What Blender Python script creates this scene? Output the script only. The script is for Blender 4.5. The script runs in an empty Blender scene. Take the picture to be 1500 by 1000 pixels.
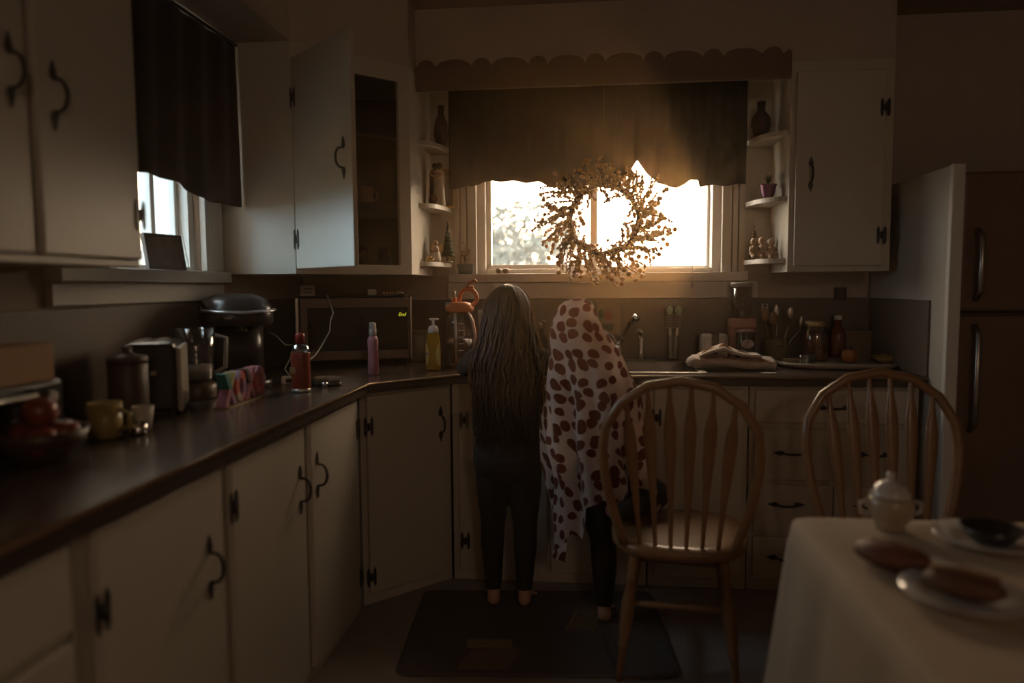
import bpy, bmesh, math, random
from mathutils import Vector, Matrix, Euler
random.seed(7)
R = math.radians
PI = math.pi
S = bpy.context.scene
COL = S.collection

# ------------------------------------------------------------------ camera, world, sun, exposure
F_PX, YAW, PITCH, ROLL, EYE = 1056.0, .1029, .0765, .0062, 1.28
fw = Vector((-math.sin(YAW)*math.cos(PITCH), math.cos(YAW)*math.cos(PITCH), -math.sin(PITCH)))
r0 = Vector((math.cos(YAW), math.sin(YAW), 0)); u0 = r0.cross(fw)
rt = r0*math.cos(ROLL) - u0*math.sin(ROLL); up = u0*math.cos(ROLL) + r0*math.sin(ROLL)
EYEP = Vector((0, 0, EYE))
cd = bpy.data.cameras.new('camera'); cam = bpy.data.objects.new('camera', cd); COL.objects.link(cam)
cam.matrix_world = Matrix(((rt.x, up.x, -fw.x, 0), (rt.y, up.y, -fw.y, 0), (rt.z, up.z, -fw.z, EYE), (0, 0, 0, 1)))
cd.sensor_width = 36; cd.lens = F_PX*36/1500; cd.clip_start = .02; cd.clip_end = 400
cd.dof.use_dof = True; cd.dof.focus_distance = 3.25; cd.dof.aperture_fstop = 1.15
S.camera = cam
vs = S.view_settings
vs.view_transform = 'Standard'; vs.look = 'None'; vs.gamma = 1; vs.use_curve_mapping = False
vs.exposure = 0.0

SUN_AZ, SUN_EL = R(10.3), R(3.6)                 # to the right of the window's normal
SUN = Vector((math.sin(SUN_AZ)*math.cos(SUN_EL), math.cos(SUN_AZ)*math.cos(SUN_EL), math.sin(SUN_EL)))
SKY_COOL = (7.4, 10.4, 12.4); SKY_WARM = (21, 15.6, 10.2); SUN_GLOW = (60, 32, 12)
FILL_W = 24
HAZE_COL, HAZE_D, HAZE_G = (1, .78, .58, 1), .0075, .87
sl = bpy.data.lights.new('sun', 'SUN'); sl.energy = 3.6; sl.color = (1, .54, .19); sl.angle = R(.6)
so = bpy.data.objects.new('sun', sl); COL.objects.link(so); so.location = (3, 12, 4)
so.rotation_euler = (-SUN).to_track_quat('-Z', 'Y').to_euler()

w = bpy.data.worlds.new('sky'); S.world = w; w.use_nodes = True
nt = w.node_tree; N = nt.nodes; L = nt.links; N.clear()
def wn(t, **k):
    n = N.new(t)
    for a, b in k.items(): setattr(n, a, b)
    return n
tc = wn('ShaderNodeTexCoord')
dt = wn('ShaderNodeVectorMath', operation='DOT_PRODUCT'); L.new(tc.outputs['Generated'], dt.inputs[0]); dt.inputs[1].default_value = SUN
mr = wn('ShaderNodeMapRange', interpolation_type='SMOOTHSTEP'); L.new(dt.outputs['Value'], mr.inputs['Value'])
mr.inputs['From Min'].default_value = -.3; mr.inputs['From Max'].default_value = .98
mx = wn('ShaderNodeMix', data_type='RGBA'); L.new(mr.outputs['Result'], mx.inputs['Factor'])
mx.inputs['A'].default_value = (*SKY_COOL, 1); mx.inputs['B'].default_value = (*SKY_WARM, 1)
mp = wn('ShaderNodeMath', operation='MAXIMUM'); L.new(dt.outputs['Value'], mp.inputs[0]); mp.inputs[1].default_value = 0
pw = wn('ShaderNodeMath', operation='POWER'); L.new(mp.outputs[0], pw.inputs[0]); pw.inputs[1].default_value = 900
gl = wn('ShaderNodeMix', data_type='RGBA', blend_type='ADD'); gl.inputs['Factor'].default_value = 1
gm = wn('ShaderNodeVectorMath', operation='SCALE'); gm.inputs[0].default_value = SUN_GLOW; L.new(pw.outputs[0], gm.inputs['Scale'])
L.new(mx.outputs['Result'], gl.inputs['A']); L.new(gm.outputs['Vector'], gl.inputs['B'])
bg = wn('ShaderNodeBackground'); L.new(gl.outputs['Result'], bg.inputs['Color']); bg.inputs['Strength'].default_value = 1.0
wo = wn('ShaderNodeOutputWorld'); L.new(bg.outputs[0], wo.inputs['Surface'])
S.cycles.max_bounces = 10; S.cycles.diffuse_bounces = 6; S.cycles.glossy_bounces = 4; S.cycles.transmission_bounces = 8
S.cycles.transparent_max_bounces = 16; S.cycles.use_denoising = True; S.cycles.sample_clamp_indirect = 6
S.cycles.caustics_reflective = False; S.cycles.caustics_refractive = False
def portal(name, loc, rot, sx, sy):
    l = bpy.data.lights.new(name, 'AREA'); l.shape = 'RECTANGLE'; l.size = sx; l.size_y = sy; l.cycles.is_portal = True
    o = bpy.data.objects.new(name, l); COL.objects.link(o); o.location = loc; o.rotation_euler = rot
portal('window_light', (.05, 3.80, 1.78), (R(-90), 0, 0), 1.2, .9)
portal('side_window_light', (-1.62, 2.28, 1.75), (0, R(-90), 0), .9, .8)

def at(x, y, Y):
    d = fw + rt*((x-750)/F_PX) + up*((500-y)/F_PX)
    return EYEP + d*(Y/d.y)
def atx(x, y, X):
    d = fw + rt*((x-750)/F_PX) + up*((500-y)/F_PX)
    return EYEP + d*(X/d.x)

# ------------------------------------------------------------------ materials
MATS = {}
def mat(name, col, rough=.6, metal=0., var=.10, scale=8, bump=0., trans=0., ior=1.45, emit=None, spec=.5, sheen=0, alpha=1, coat=0, bscale=None, sss=0):
    if name in MATS: return MATS[name]
    m = bpy.data.materials.new(name); m.use_nodes = True
    t = m.node_tree; b = t.nodes['Principled BSDF']
    b.inputs['Roughness'].default_value = rough; b.inputs['Metallic'].default_value = metal
    b.inputs['Transmission Weight'].default_value = trans; b.inputs['IOR'].default_value = ior
    b.inputs['Specular IOR Level'].default_value = spec; b.inputs['Sheen Weight'].default_value = sheen
    b.inputs['Alpha'].default_value = alpha; b.inputs['Coat Weight'].default_value = coat
    b.inputs['Base Color'].default_value = (*col, 1)
    if emit: b.inputs['Emission Color'].default_value = (*emit[0], 1); b.inputs['Emission Strength'].default_value = emit[1]
    if sss: b.inputs['Subsurface Weight'].default_value = sss; b.inputs['Subsurface Radius'].default_value = (.01, .005, .003)
    if var or bump:
        tcn = t.nodes.new('ShaderNodeTexCoord')
        no = t.nodes.new('ShaderNodeTexNoise'); no.inputs['Scale'].default_value = scale; no.inputs['Detail'].default_value = 5
        t.links.new(tcn.outputs['Object'], no.inputs['Vector'])
        if var:
            mm = t.nodes.new('ShaderNodeMix'); mm.data_type = 'RGBA'
            mm.inputs['A'].default_value = (*[c*(1-var) for c in col], 1); mm.inputs['B'].default_value = (*[min(1, c*(1+var)) for c in col], 1)
            t.links.new(no.outputs['Fac'], mm.inputs['Factor']); t.links.new(mm.outputs['Result'], b.inputs['Base Color'])
        if bump:
            nb = no
            if bscale:
                nb = t.nodes.new('ShaderNodeTexNoise'); nb.inputs['Scale'].default_value = bscale; nb.inputs['Detail'].default_value = 4
                t.links.new(tcn.outputs['Object'], nb.inputs['Vector'])
            bp = t.nodes.new('ShaderNodeBump'); bp.inputs['Strength'].default_value = bump; bp.inputs['Distance'].default_value = .004
            t.links.new(nb.outputs['Fac'], bp.inputs['Height']); t.links.new(bp.outputs['Normal'], b.inputs['Normal'])
    MATS[name] = m; return m

def glass_mat(name, tint=(1, 1, 1), refl=.06, rough=.02):
    if name in MATS: return MATS[name]
    m = bpy.data.materials.new(name); m.use_nodes = True; t = m.node_tree; t.nodes.clear()
    o = t.nodes.new('ShaderNodeOutputMaterial'); mix = t.nodes.new('ShaderNodeMixShader')
    tr = t.nodes.new('ShaderNodeBsdfTransparent'); tr.inputs['Color'].default_value = (*tint, 1)
    gs = t.nodes.new('ShaderNodeBsdfGlossy'); gs.inputs['Roughness'].default_value = rough
    fr = t.nodes.new('ShaderNodeLayerWeight'); fr.inputs['Blend'].default_value = .35
    mu = t.nodes.new('ShaderNodeMath'); mu.operation = 'MULTIPLY_ADD'; mu.inputs[1].default_value = .5; mu.inputs[2].default_value = refl
    t.links.new(fr.outputs['Facing'], mu.inputs[0]); t.links.new(mu.outputs[0], mix.inputs['Fac'])
    t.links.new(tr.outputs[0], mix.inputs[1]); t.links.new(gs.outputs[0], mix.inputs[2]); t.links.new(mix.outputs[0], o.inputs['Surface'])
    MATS[name] = m; return m

def wood_mat(name, c1, c2, rough=.35, scale=(3, 30, 3), coat=.2):
    if name in MATS: return MATS[name]
    m = mat(name, c1, rough, var=0, coat=coat); t = m.node_tree; b = t.nodes['Principled BSDF']
    tcn = t.nodes.new('ShaderNodeTexCoord'); mpn = t.nodes.new('ShaderNodeMapping'); mpn.inputs['Scale'].default_value = scale
    no = t.nodes.new('ShaderNodeTexNoise'); no.inputs['Scale'].default_value = 4; no.inputs['Detail'].default_value = 8; no.inputs['Distortion'].default_value = .6
    mm = t.nodes.new('ShaderNodeMix'); mm.data_type = 'RGBA'; mm.inputs['A'].default_value = (*c1, 1); mm.inputs['B'].default_value = (*c2, 1)
    t.links.new(tcn.outputs['Object'], mpn.inputs['Vector']); t.links.new(mpn.outputs[0], no.inputs['Vector'])
    t.links.new(no.outputs['Fac'], mm.inputs['Factor']); t.links.new(mm.outputs['Result'], b.inputs['Base Color'])
    return m

WALL = mat('wall_paint', (.46, .385, .315), .8, bump=.15, scale=5, bscale=60)
CEIL = mat('ceiling_paint', (.45, .37, .29), .9, bump=.2, bscale=90)
TRIM = mat('white_trim_paint', (.62, .58, .51), .4, var=.05)
CAB = mat('cabinet_white_paint', (.50, .45, .37), .38, var=.06, scale=6, bump=.05, bscale=50)
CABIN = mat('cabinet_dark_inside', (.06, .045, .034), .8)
IRON = mat('black_iron', (.035, .028, .024), .38, metal=.0, var=.2, scale=40)
COUNTER = mat('dark_laminate', (.06, .042, .032), .22, var=.35, scale=120)
CEDGE = mat('counter_edge_highlight', (.30, .20, .12), .3, metal=.7)
SPLASH = mat('dark_splash_panel', (.13, .095, .07), .45, var=.15)
FLOOR = mat('dark_vinyl_floor', (.28, .23, .195), .55, var=.25, scale=12)
CURT = mat('dark_brown_cloth', (.042, .028, .020), .9, var=.2, scale=30, bump=.3, bscale=200, sheen=.1)
OAK = wood_mat('honey_oak', (.29, .150, .066), (.18, .088, .038))
STEEL = mat('brushed_steel', (.42, .38, .33), .32, metal=1, var=.05)
CHROME = mat('chrome', (.7, .68, .65), .12, metal=1, var=0)
BLACKP = mat('black_plastic', (.028, .023, .02), .28, var=.1)
BLACKG = mat('black_glass', (.012, .010, .009), .06, var=0)
WHITEP = mat('white_plastic', (.68, .64, .58), .35, var=.03)
GLASS = glass_mat('window_glass')
CLEAR = glass_mat('clear_plastic', (.88, .85, .82), .08, .08)
FROST = mat('frosted_plastic', (.34, .30, .26), .35, var=.06)
PAPER = mat('pale_paper', (.55, .50, .42), .8)
SKIN = mat('skin', (.50, .28, .19), .5, var=.06, sss=.1)
HAIR = mat('brown_hair', (.020, .009, .005), .42, var=.4, scale=60, spec=.3)
def backlit(m, col, fac):
    t = m.node_tree; b = t.nodes['Principled BSDF']; tl = t.nodes.new('ShaderNodeBsdfTranslucent'); tl.inputs['Color'].default_value = (*col, 1)
    ms = t.nodes.new('ShaderNodeMixShader'); ms.inputs['Fac'].default_value = fac
    t.links.new(b.outputs[0], ms.inputs[1]); t.links.new(tl.outputs[0], ms.inputs[2]); t.links.new(ms.outputs[0], t.nodes['Material Output'].inputs['Surface'])
backlit(HAIR, (.16, .07, .02), .06)
RIMHAIR = mat('rim_lit_hair', (.16, .075, .028), .4, var=.3, scale=60); backlit(RIMHAIR, (.55, .28, .09), .35)  # lighter gold colour imitates rim light on the loose strands
DARKCLOTH = mat('black_knit', (.022, .017, .014), .9, var=.2, scale=50, bump=.2)
LEGG = mat('charcoal_leggings', (.022, .017, .014), .85, var=.15, scale=40)

# ------------------------------------------------------------------ mesh builder
class MB:
    def __init__(s): s.v = []; s.f = []; s.sm = []; s.mi = []; s.cur = 0; s.M = None
    def add(s, vs_, fs, smooth=False):
        n = len(s.v)
        for p in vs_:
            p = Vector(p)
            s.v.append(s.M @ p if s.M else p)
        for f in fs: s.f.append([i+n for i in f]); s.sm.append(smooth); s.mi.append(s.cur)
        return s
    def box(s, x0, x1, y0, y1, z0, z1):
        v = [(x0,y0,z0),(x1,y0,z0),(x1,y1,z0),(x0,y1,z0),(x0,y0,z1),(x1,y0,z1),(x1,y1,z1),(x0,y1,z1)]
        return s.add(v, [(0,3,2,1),(4,5,6,7),(0,1,5,4),(1,2,6,5),(2,3,7,6),(3,0,4,7)])
    def lathe(s, prof, c=(0,0,0), n=24, sx=1, sy=1, smooth=True):
        c = Vector(c); v = []; f = []
        for r, z in prof:
            for i in range(n):
                a = 2*PI*i/n; v.append(c+Vector((r*sx*math.cos(a), r*sy*math.sin(a), z)))
        m = len(prof)
        for j in range(m-1):
            for i in range(n): k = (i+1) % n; f.append((j*n+i, j*n+k, (j+1)*n+k, (j+1)*n+i))
        s.add(v, f, smooth)
        if prof[0][0] > 1e-6: s.add(v[:n], [tuple(range(n))[::-1]])
        if prof[-1][0] > 1e-6: s.add(v[-n:], [tuple(range(n))])
        return s
    def cyl(s, p0, p1, r0_, r1_=None, n=14, smooth=True):
        return s.tube([p0, p1], [r0_, r0_ if r1_ is None else r1_], n, smooth)
    def tube(s, pts, rad, n=8, smooth=True, closed=False, flat=None):
        pts = [Vector(p) for p in pts]; m = len(pts)
        if not isinstance(rad, (list, tuple)): rad = [rad]*m
        v = []; f = []; prev = None
        for i, p in enumerate(pts):
            if closed: d = pts[(i+1) % m]-pts[i-1]
            else: d = pts[min(i+1, m-1)]-pts[max(i-1, 0)]
            d = d.normalized() if d.length > 1e-9 else Vector((0,0,1))
            if prev is None:
                a = Vector((0,0,1)) if abs(d.z) < .9 else Vector((1,0,0))
                u = d.cross(a).normalized()
            else:
                u = prev - d*prev.dot(d); u = u.normalized() if u.length > 1e-6 else d.orthogonal().normalized()
            prev = u; w_ = d.cross(u)
            k2 = flat if flat else 1
            for k in range(n):
                a = 2*PI*k/n; v.append(p+(u*math.cos(a)+w_*math.sin(a)*k2)*rad[i])
        for i in range(m if closed else m-1):
            j = (i+1) % m
            for k in range(n): q = (k+1) % n; f.append((i*n+k, i*n+q, j*n+q, j*n+k))
        s.add(v, f, smooth)
        if not closed:
            if rad[0] > 1e-6: s.add(v[:n], [tuple(range(n))[::-1]])
            if rad[-1] > 1e-6: s.add(v[-n:], [tuple(range(n))])
        return s
    def ball(s, c, r, n=10, m=7, smooth=True):
        if not isinstance(r, (tuple, list)): r = (r, r, r)
        c = Vector(c); v = [c+Vector((0,0,-r[2]))]; f = []
        for j in range(1, m):
            t = -PI/2+PI*j/m
            for i in range(n): a = 2*PI*i/n; v.append(c+Vector((r[0]*math.cos(t)*math.cos(a), r[1]*math.cos(t)*math.sin(a), r[2]*math.sin(t))))
        v.append(c+Vector((0,0,r[2]))); T = len(v)-1
        for i in range(n):
            k = (i+1) % n; f.append((0, 1+k, 1+i)); f.append((T, T-n+i, T-n+k))
            for j in range(m-2): f.append((1+j*n+i, 1+j*n+k, 1+(j+1)*n+k, 1+(j+1)*n+i))
        return s.add(v, f, smooth)
    def prism(s, poly, a, b, axis='z', smooth=False):
        n = len(poly)
        def P(p, t): return (p[0], p[1], t) if axis == 'z' else ((p[0], t, p[1]) if axis == 'y' else (t, p[0], p[1]))
        v = [P(p, a) for p in poly]+[P(p, b) for p in poly]
        s.add(v, [tuple(range(n))[::-1], tuple(range(n, 2*n))])
        return s.add(v, [(i, (i+1) % n, n+(i+1) % n, n+i) for i in range(n)], smooth)
    def grid(s, fn, nu, nv, smooth=True, closeu=False):
        v = [fn(i/(nu if closeu else nu-1), j/(nv-1)) for j in range(nv) for i in range(nu)]
        f = []
        for j in range(nv-1):
            for i in range(nu if closeu else nu-1): k = (i+1) % nu; f.append((j*nu+i, j*nu+k, (j+1)*nu+k, (j+1)*nu+i))
        return s.add(v, f, smooth)
    def build(s, name, m, parent=None, bevel=0, solid=0, sub=0, fixn=True):
        me = bpy.data.meshes.new(name); me.from_pydata([tuple(p) for p in s.v], [], s.f)
        me.polygons.foreach_set('use_smooth', s.sm)
        ms = m if isinstance(m, (list, tuple)) else [m]
        for q in ms: me.materials.append(q)
        if len(ms) > 1: me.polygons.foreach_set('material_index', s.mi)
        if fixn:
            bm = bmesh.new(); bm.from_mesh(me); bmesh.ops.remove_doubles(bm, verts=bm.verts, dist=1e-6)
            bmesh.ops.recalc_face_normals(bm, faces=bm.faces); bm.to_mesh(me); bm.free()
        me.update()
        o = bpy.data.objects.new(name, me); COL.objects.link(o)
        if parent: o.parent = parent
        if bevel:
            b = o.modifiers.new('b', 'BEVEL'); b.width = bevel; b.segments = 2; b.limit_method = 'ANGLE'; b.angle_limit = R(40)
        if solid: q = o.modifiers.new('s', 'SOLIDIFY'); q.thickness = solid; q.offset = 0
        if sub: q = o.modifiers.new('u', 'SUBSURF'); q.levels = sub; q.render_levels = sub
        return o
def tag(o, label, cat, group=None, kind=None):
    o['label'] = label; o['category'] = cat
    if group: o['group'] = group
    if kind: o['kind'] = kind
    return o
def thing(name, label, cat, loc=(0,0,0), rz=0, group=None):
    o = bpy.data.objects.new(name, None); COL.objects.link(o); o.location = loc; o.rotation_euler = (0, 0, rz); o.empty_display_size = .05
    return tag(o, label, cat, group)
def struct(o): o['kind'] = 'structure'; return o
def bx(name, m, parent, x0, x1, y0, y1, z0, z1, bevel=0): return MB().box(x0, x1, y0, y1, z0, z1).build(name, m, parent, bevel)
def text_mesh(name, txt, size, m, parent, M, ext=.001, shear=0):
    c = bpy.data.curves.new(name, 'FONT'); c.body = txt; c.size = size; c.extrude = ext; c.align_x = 'CENTER'; c.align_y = 'CENTER'; c.shear = shear
    o = bpy.data.objects.new(name+'_font', c); COL.objects.link(o)
    bpy.context.view_layer.update()
    me = bpy.data.meshes.new_from_object(o.evaluated_get(bpy.context.evaluated_depsgraph_get()))
    bpy.data.objects.remove(o); bpy.data.curves.remove(c)
    me.transform(M); me.materials.clear(); me.materials.append(m); me.name = name
    q = bpy.data.objects.new(name, me); COL.objects.link(q); q.parent = parent
    return q
def copy_tree(o, parent=None):
    c = o.copy(); COL.objects.link(c)
    if parent: c.parent = parent
    for ch in list(o.children): copy_tree(ch, c)
    return c
FACE = Matrix.Rotation(R(90), 4, 'X')        # text standing up, read from -y

# ------------------------------------------------------------------ room shell
WY, WX, CZ, CT = 3.64, -1.47, 2.53, .91
EX, BY = 2.95, -2.6
W1 = (-.56, .665, 1.345, 2.20)      # sink window opening: x0 x1 z0 z1
W2 = (1.93, 2.64, 1.335, 2.15)      # left window opening: y0 y1 z0 z1
T = .18
m = MB(); m.box(WX-T, EX+T, BY-T, WY+T, -.1, 0); struct(m.build('floor', FLOOR))
m = MB(); m.box(WX-T, EX+T, BY-T, WY+T, CZ, CZ+.1); struct(m.build('ceiling', CEIL))
m = MB(); m.box(WX-T, W1[0], WY, WY+T, 0, CZ).box(W1[1], EX+T, WY, WY+T, 0, CZ).box(W1[0], W1[1], WY, WY+T, 0, W1[2]).box(W1[0], W1[1], WY, WY+T, W1[3], CZ)
struct(m.build('wall_north', WALL))
m = MB(); m.box(WX-T, WX, BY, W2[0], 0, CZ).box(WX-T, WX, W2[1], WY, 0, CZ).box(WX-T, WX, W2[0], W2[1], 0, W2[2]).box(WX-T, WX, W2[0], W2[1], W2[3], CZ)
struct(m.build('wall_west', WALL))
struct(MB().box(EX, EX+T, BY, WY, 0, CZ).build('wall_east', WALL))
struct(MB().box(WX-T, EX+T, BY-T, BY, 0, CZ).build('wall_south', WALL))
# bulkhead over the cabinets and the window
m = MB(); m.prism([(WX, BY), (-1.155, BY), (-1.155, 2.79), (-.775, 3.17), (-.775, 3.31), (1.31, 3.31), (1.31, WY), (WX, WY)], 2.24, CZ)
struct(m.build('trim_1', WALL))
# dark splash panels: back, left and the right return
def splash(name, x0, x1, y0, y1, z0, z1): return struct(MB().box(x0, x1, y0, y1, z0, z1).build(name, SPLASH, bevel=.002))
splash('trim_2', WX+.012, -.66, WY-.012, WY-.001, CT, 1.215); splash('trim_3', -.656, 1.34, WY-.012, WY-.001, CT, 1.215); splash('trim_4', WX+.001, WX+.012, .3, WY-.012, CT, 1.225)

# thin haze volume added to lift the blacks and carry the sun's glow
HZ = bpy.data.materials.new('fill_haze'); HZ.use_nodes = True; ht = HZ.node_tree; ht.nodes.clear()
ho = ht.nodes.new('ShaderNodeOutputMaterial'); hs = ht.nodes.new('ShaderNodeVolumeScatter'); hs.inputs['Color'].default_value = HAZE_COL; hs.inputs['Density'].default_value = HAZE_D; hs.inputs['Anisotropy'].default_value = HAZE_G
ht.links.new(hs.outputs[0], ho.inputs['Volume'])
o = MB().box(WX-.09, EX+.09, BY-.09, WY+.15, -.05, CZ+.05).build('haze', HZ); o['kind'] = 'stuff'; o['label'] = 'thin haze volume added to lift the blacks and carry the sun glow'

# ------------------------------------------------------------------ windows
def win_part(name, par, boxes, m_=TRIM, bevel=.003):
    m = MB()
    for b in boxes: m.box(*b)
    return m.build(name, m_, par, bevel)
wn1 = bpy.data.objects.new('window_1', None); COL.objects.link(wn1); struct(wn1)
x0, x1, z0, z1 = W1
win_part('window_frame', wn1, [(x0, x0+.05, WY+.02, WY+.16, z0, z1), (x1-.05, x1, WY+.02, WY+.16, z0, z1), (x0+.05, x1-.05, WY+.02, WY+.16, z0, z0+.022), (x0+.05, x1-.05, WY+.02, WY+.16, z1-.04, z1)])
win_part('sash', wn1, [(x0+.05, x0+.075, WY+.06, WY+.09, z0+.022, z1-.04), (.02, .055, WY+.06, WY+.10, z0+.022, z1-.04), (x0+.075, .02, WY+.06, WY+.09, z0+.022, z0+.045)])
win_part('sash', wn1, [(x1-.062, x1-.05, WY+.10, WY+.13, z0+.022, z1-.04), (.055, x1-.062, WY+.10, WY+.13, z0+.022, z0+.034)])
MB().box(x0+.076, .02, WY+.073, WY+.077, z0+.046, z1-.04).build('pane', GLASS, wn1)
MB().box(.056, x1-.063, WY+.113, WY+.117, z0+.035, z1-.04).build('pane', GLASS, wn1)
for a, b in ((-.69, -.635), (-.63, -.60), (-.595, -.55)):
    win_part('casing', wn1, [(a, b, WY-.028, WY-.001, 1.305, 2.25)])
for a, b in ((.655, .70), (.705, .73), (.735, .775)):
    win_part('casing', wn1, [(a, b, WY-.028, WY-.001, 1.305, 2.25)])
win_part('casing', wn1, [(-.55, .655, WY-.028, WY-.001, 2.19, 2.25)])
win_part('sill', wn1, [(-.69, .775, WY-.055, WY+.03, 1.30, 1.343)])
win_part('apron', wn1, [(-.70, .83, WY-.020, WY-.001, 1.217, 1.298)])
wn2 = bpy.data.objects.new('window_2', None); COL.objects.link(wn2); struct(wn2)
y0, y1, z0, z1 = W2; X = WX
win_part('window_frame', wn2, [(X-.16, X-.02, y0, y0+.04, z0, z1), (X-.16, X-.02, y1-.04, y1, z0, z1), (X-.16, X-.02, y0+.04, y1-.04, z0, z0+.025), (X-.16, X-.02, y0+.04, y1-.04, z1-.04, z1)])
win_part('sash', wn2, [(X-.10, X-.06, 2.27, 2.30, z0+.025, z1-.04), (X-.10, X-.06, 2.43, 2.455, z0+.025, z1-.04), (X-.10, X-.06, y1-.06, y1-.04, z0+.025, z1-.04)])
MB().box(X-.082, X-.078, y0+.04, y1-.06, z0+.025, z1-.04).build('pane', GLASS, wn2)
for a, b in ((1.83, 1.93), (2.64, 2.70), (2.705, 2.77)):
    win_part('casing', wn2, [(X+.001, X+.026, a, b, 1.345, 2.23)])
win_part('sill', wn2, [(X-.03, X+.055, 1.83, 2.775, 1.30, 1.343)])
win_part('apron', wn2, [(X+.001, X+.022, 1.83, 2.775, 1.232, 1.298)])
# blind cords
m = MB(); m.tube([(-.515, WY+.04, 2.15), (-.515, WY+.04, 1.60)], .006, 6); tag(m.build('blind_wand', IRON), 'dark blind wand hanging at the left edge of the sink window', 'blind wand')
p = at(1014, 392, WY-.07); q = at(1014, 422, WY-.07)
cordo = thing('pull_cord', 'thin blind cord with two clear pulls hanging over the sill', 'cord', (q.x, q.y, q.z))
MB().tube([(0, 0, .9), (0, 0, .02)], .0012, 5).build('cord', PAPER, cordo)
MB().lathe([(.002, .03), (.006, .02), (.007, .004), (.003, 0)], n=10).build('cord_pull', CLEAR, cordo)
MB().lathe([(.002, .06), (.005, .05), (.006, .038), (.003, .033)], n=10).build('cord_pull', CLEAR, cordo)

# ------------------------------------------------------------------ cabinets
def pull(parent, x, y, z, vert=True, L_=.105):
    """black iron bow pull with a leaf at each end, standing off a front whose face is at y"""
    m = MB(); h = L_/2
    def V(t, d, wdt=0): return (x+wdt, y-d, z+t) if vert else (x+t, y-d, z+wdt)
    for sg in (1, -1):
        prof = [(0, .004), (.010, .010), (.018, .0095), (.030, .005), (.042, .001)]
        v = []; f = []
        for t, wd in prof:
            for d in (0.0005, .004):
                v += [V(sg*(h*.62+t), d, -wd), V(sg*(h*.62+t), d, wd)]
        for i in range(len(prof)-1):
            a = i*4; b = a+4; f += [(a+2, a+3, b+3, b+2), (a, a+2, b+2, b), (a+1, b+1, b+3, a+3), (a, b, b+1, a+1)]
        m.add(v, f)
    pts = []
    for i in range(13):
        a = -PI/2+PI*i/12; pts.append(V(h*.68*math.sin(a), .004+.030*math.cos(a)**.7 if math.cos(a) > 1e-6 else .004))
    m.tube(pts, [.0035+.0015*math.sin(PI*i/12) for i in range(13)], 8)
    return m.build('handle', IRON, parent)
def hinge(parent, x, y, z):
    m = MB()
    for sg in (-1, 1):
        c = sg*.014
        pl = [(x+c-.006, z-.026), (x+c, z-.040), (x+c+.006, z-.026), (x+c+.006, z+.026), (x+c, z+.040), (x+c-.006, z+.026)]
        m.prism(pl, y-.0035, y-.0004, 'y')
    m.box(x-.012, x+.012, y-.003, y-.0004, z-.012, z+.012); m.cyl((x, y-.004, z-.016), (x, y-.004, z+.016), .0042, n=8)
    return m.build('hinge', IRON, parent)
def cabinet(name, label, loc, rz, w_, d, h, fronts, z0=0.0, group=None, cat='cabinet', low=0):
    t = thing(name, label, cat, loc, rz, group)
    MB().box(0, w_, 0, d, z0, low or h).build('carcass', CAB, t, .003)
    if low: MB().box(0, w_, 0, .018, low+.001, h).build('top_rail', CAB, t)
    for fr in fronts:
        kind, a, b, c, e = fr[:5]
        o = MB().box(a, b, -.020, -.0015, c, e).build(kind, CAB, t, .004)
        for k in fr[5:]:
            if k[0] == 'p': pull(o, k[1], -.020, k[2])
            if k[0] == 'h': pull(o, k[1], -.020, k[2], False)
            if k[0] == 'g': hinge(o, k[1], -.020, k[2])
    return t
BH = .868
def yl(px, X=-.865): return atx(px, 780, X).y
# left run: local x runs along +Y, front faces +X
LX = -.887
cabinet('base_cabinet', 'white drawer base nearest the camera at the left edge', (LX, .52, 0), R(90), .60, .56, BH,
        [('drawer', .015, .585, .70, .85, ('h', .3, .775)), ('drawer', .015, .585, .48, .68, ('h', .3, .58)), ('drawer', .015, .585, .26, .46, ('h', .3, .36)), ('drawer', .015, .585, .05, .24, ('h', .3, .145))])
cabinet('base_cabinet', 'white single door base cabinet beside the drawers, left run', (LX, 1.13, 0), R(90), .505, .56, BH,
        [('door', .04, .483, .05, .85, ('p', .415, .635), ('g', .045, .70), ('g', .045, .18))])
cabinet('base_cabinet', 'white two door base cabinet with a window glow, left of the corner', (LX, 1.645, 0), R(90), 1.055, .56, BH,
        [('door', .018, .478, .05, .85, ('p', .435, .665), ('g', .022, .74), ('g', .022, .16)), ('door', .530, 1.0, .05, .85, ('p', .575, .675), ('g', 1.0, .74), ('g', 1.0, .16))])
cabinet('base_cabinet', 'white corner base cabinet set at an angle below the pink spray bottle', (-.887, 2.735, 0), R(45), .43, .30, BH,
        [('door', .022, .408, .05, .85, ('p', .365, .70), ('g', .026, .73), ('g', .026, .12))])
cabinet('sink_cabinet', 'white two door cabinet under the sink behind both children', (-.575, 3.037, 0), 0, .83, .58, BH,
        [('door', .03, .41, .05, .73, ('g', .055, .71), ('g', .055, .18), ('p', .375, .6)), ('door', .425, .80, .05, .73, ('p', .46, .6), ('g', .775, .71), ('g', .775, .18))], low=.73)
cabinet('base_cabinet', 'white single door base cabinet seen through the front chair spindles', (.262, 3.037, 0), 0, .405, .58, BH,
        [('door', .02, .385, .05, .85, ('p', .345, .70), ('g', .03, .73), ('g', .03, .16))], low=.73)
cabinet('drawer_cabinet', 'white drawer base with one wide drawer over pairs, between the chairs', (.672, 3.037, 0), 0, .665, .58, BH,
        [('drawer', .02, .645, .715, .85, ('h', .33, .78)), ('drawer', .02, .32, .475, .69, ('h', .17, .59)), ('drawer', .34, .645, .475, .69, ('h', .49, .59)),
         ('drawer', .02, .32, .25, .455, ('h', .15, .375)), ('drawer', .34, .645, .25, .455, ('h', .49, .375)), ('drawer', .02, .32, .05, .235, ('h', .15, .15)), ('drawer', .34, .645, .05, .235, ('h', .49, .15))])
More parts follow.
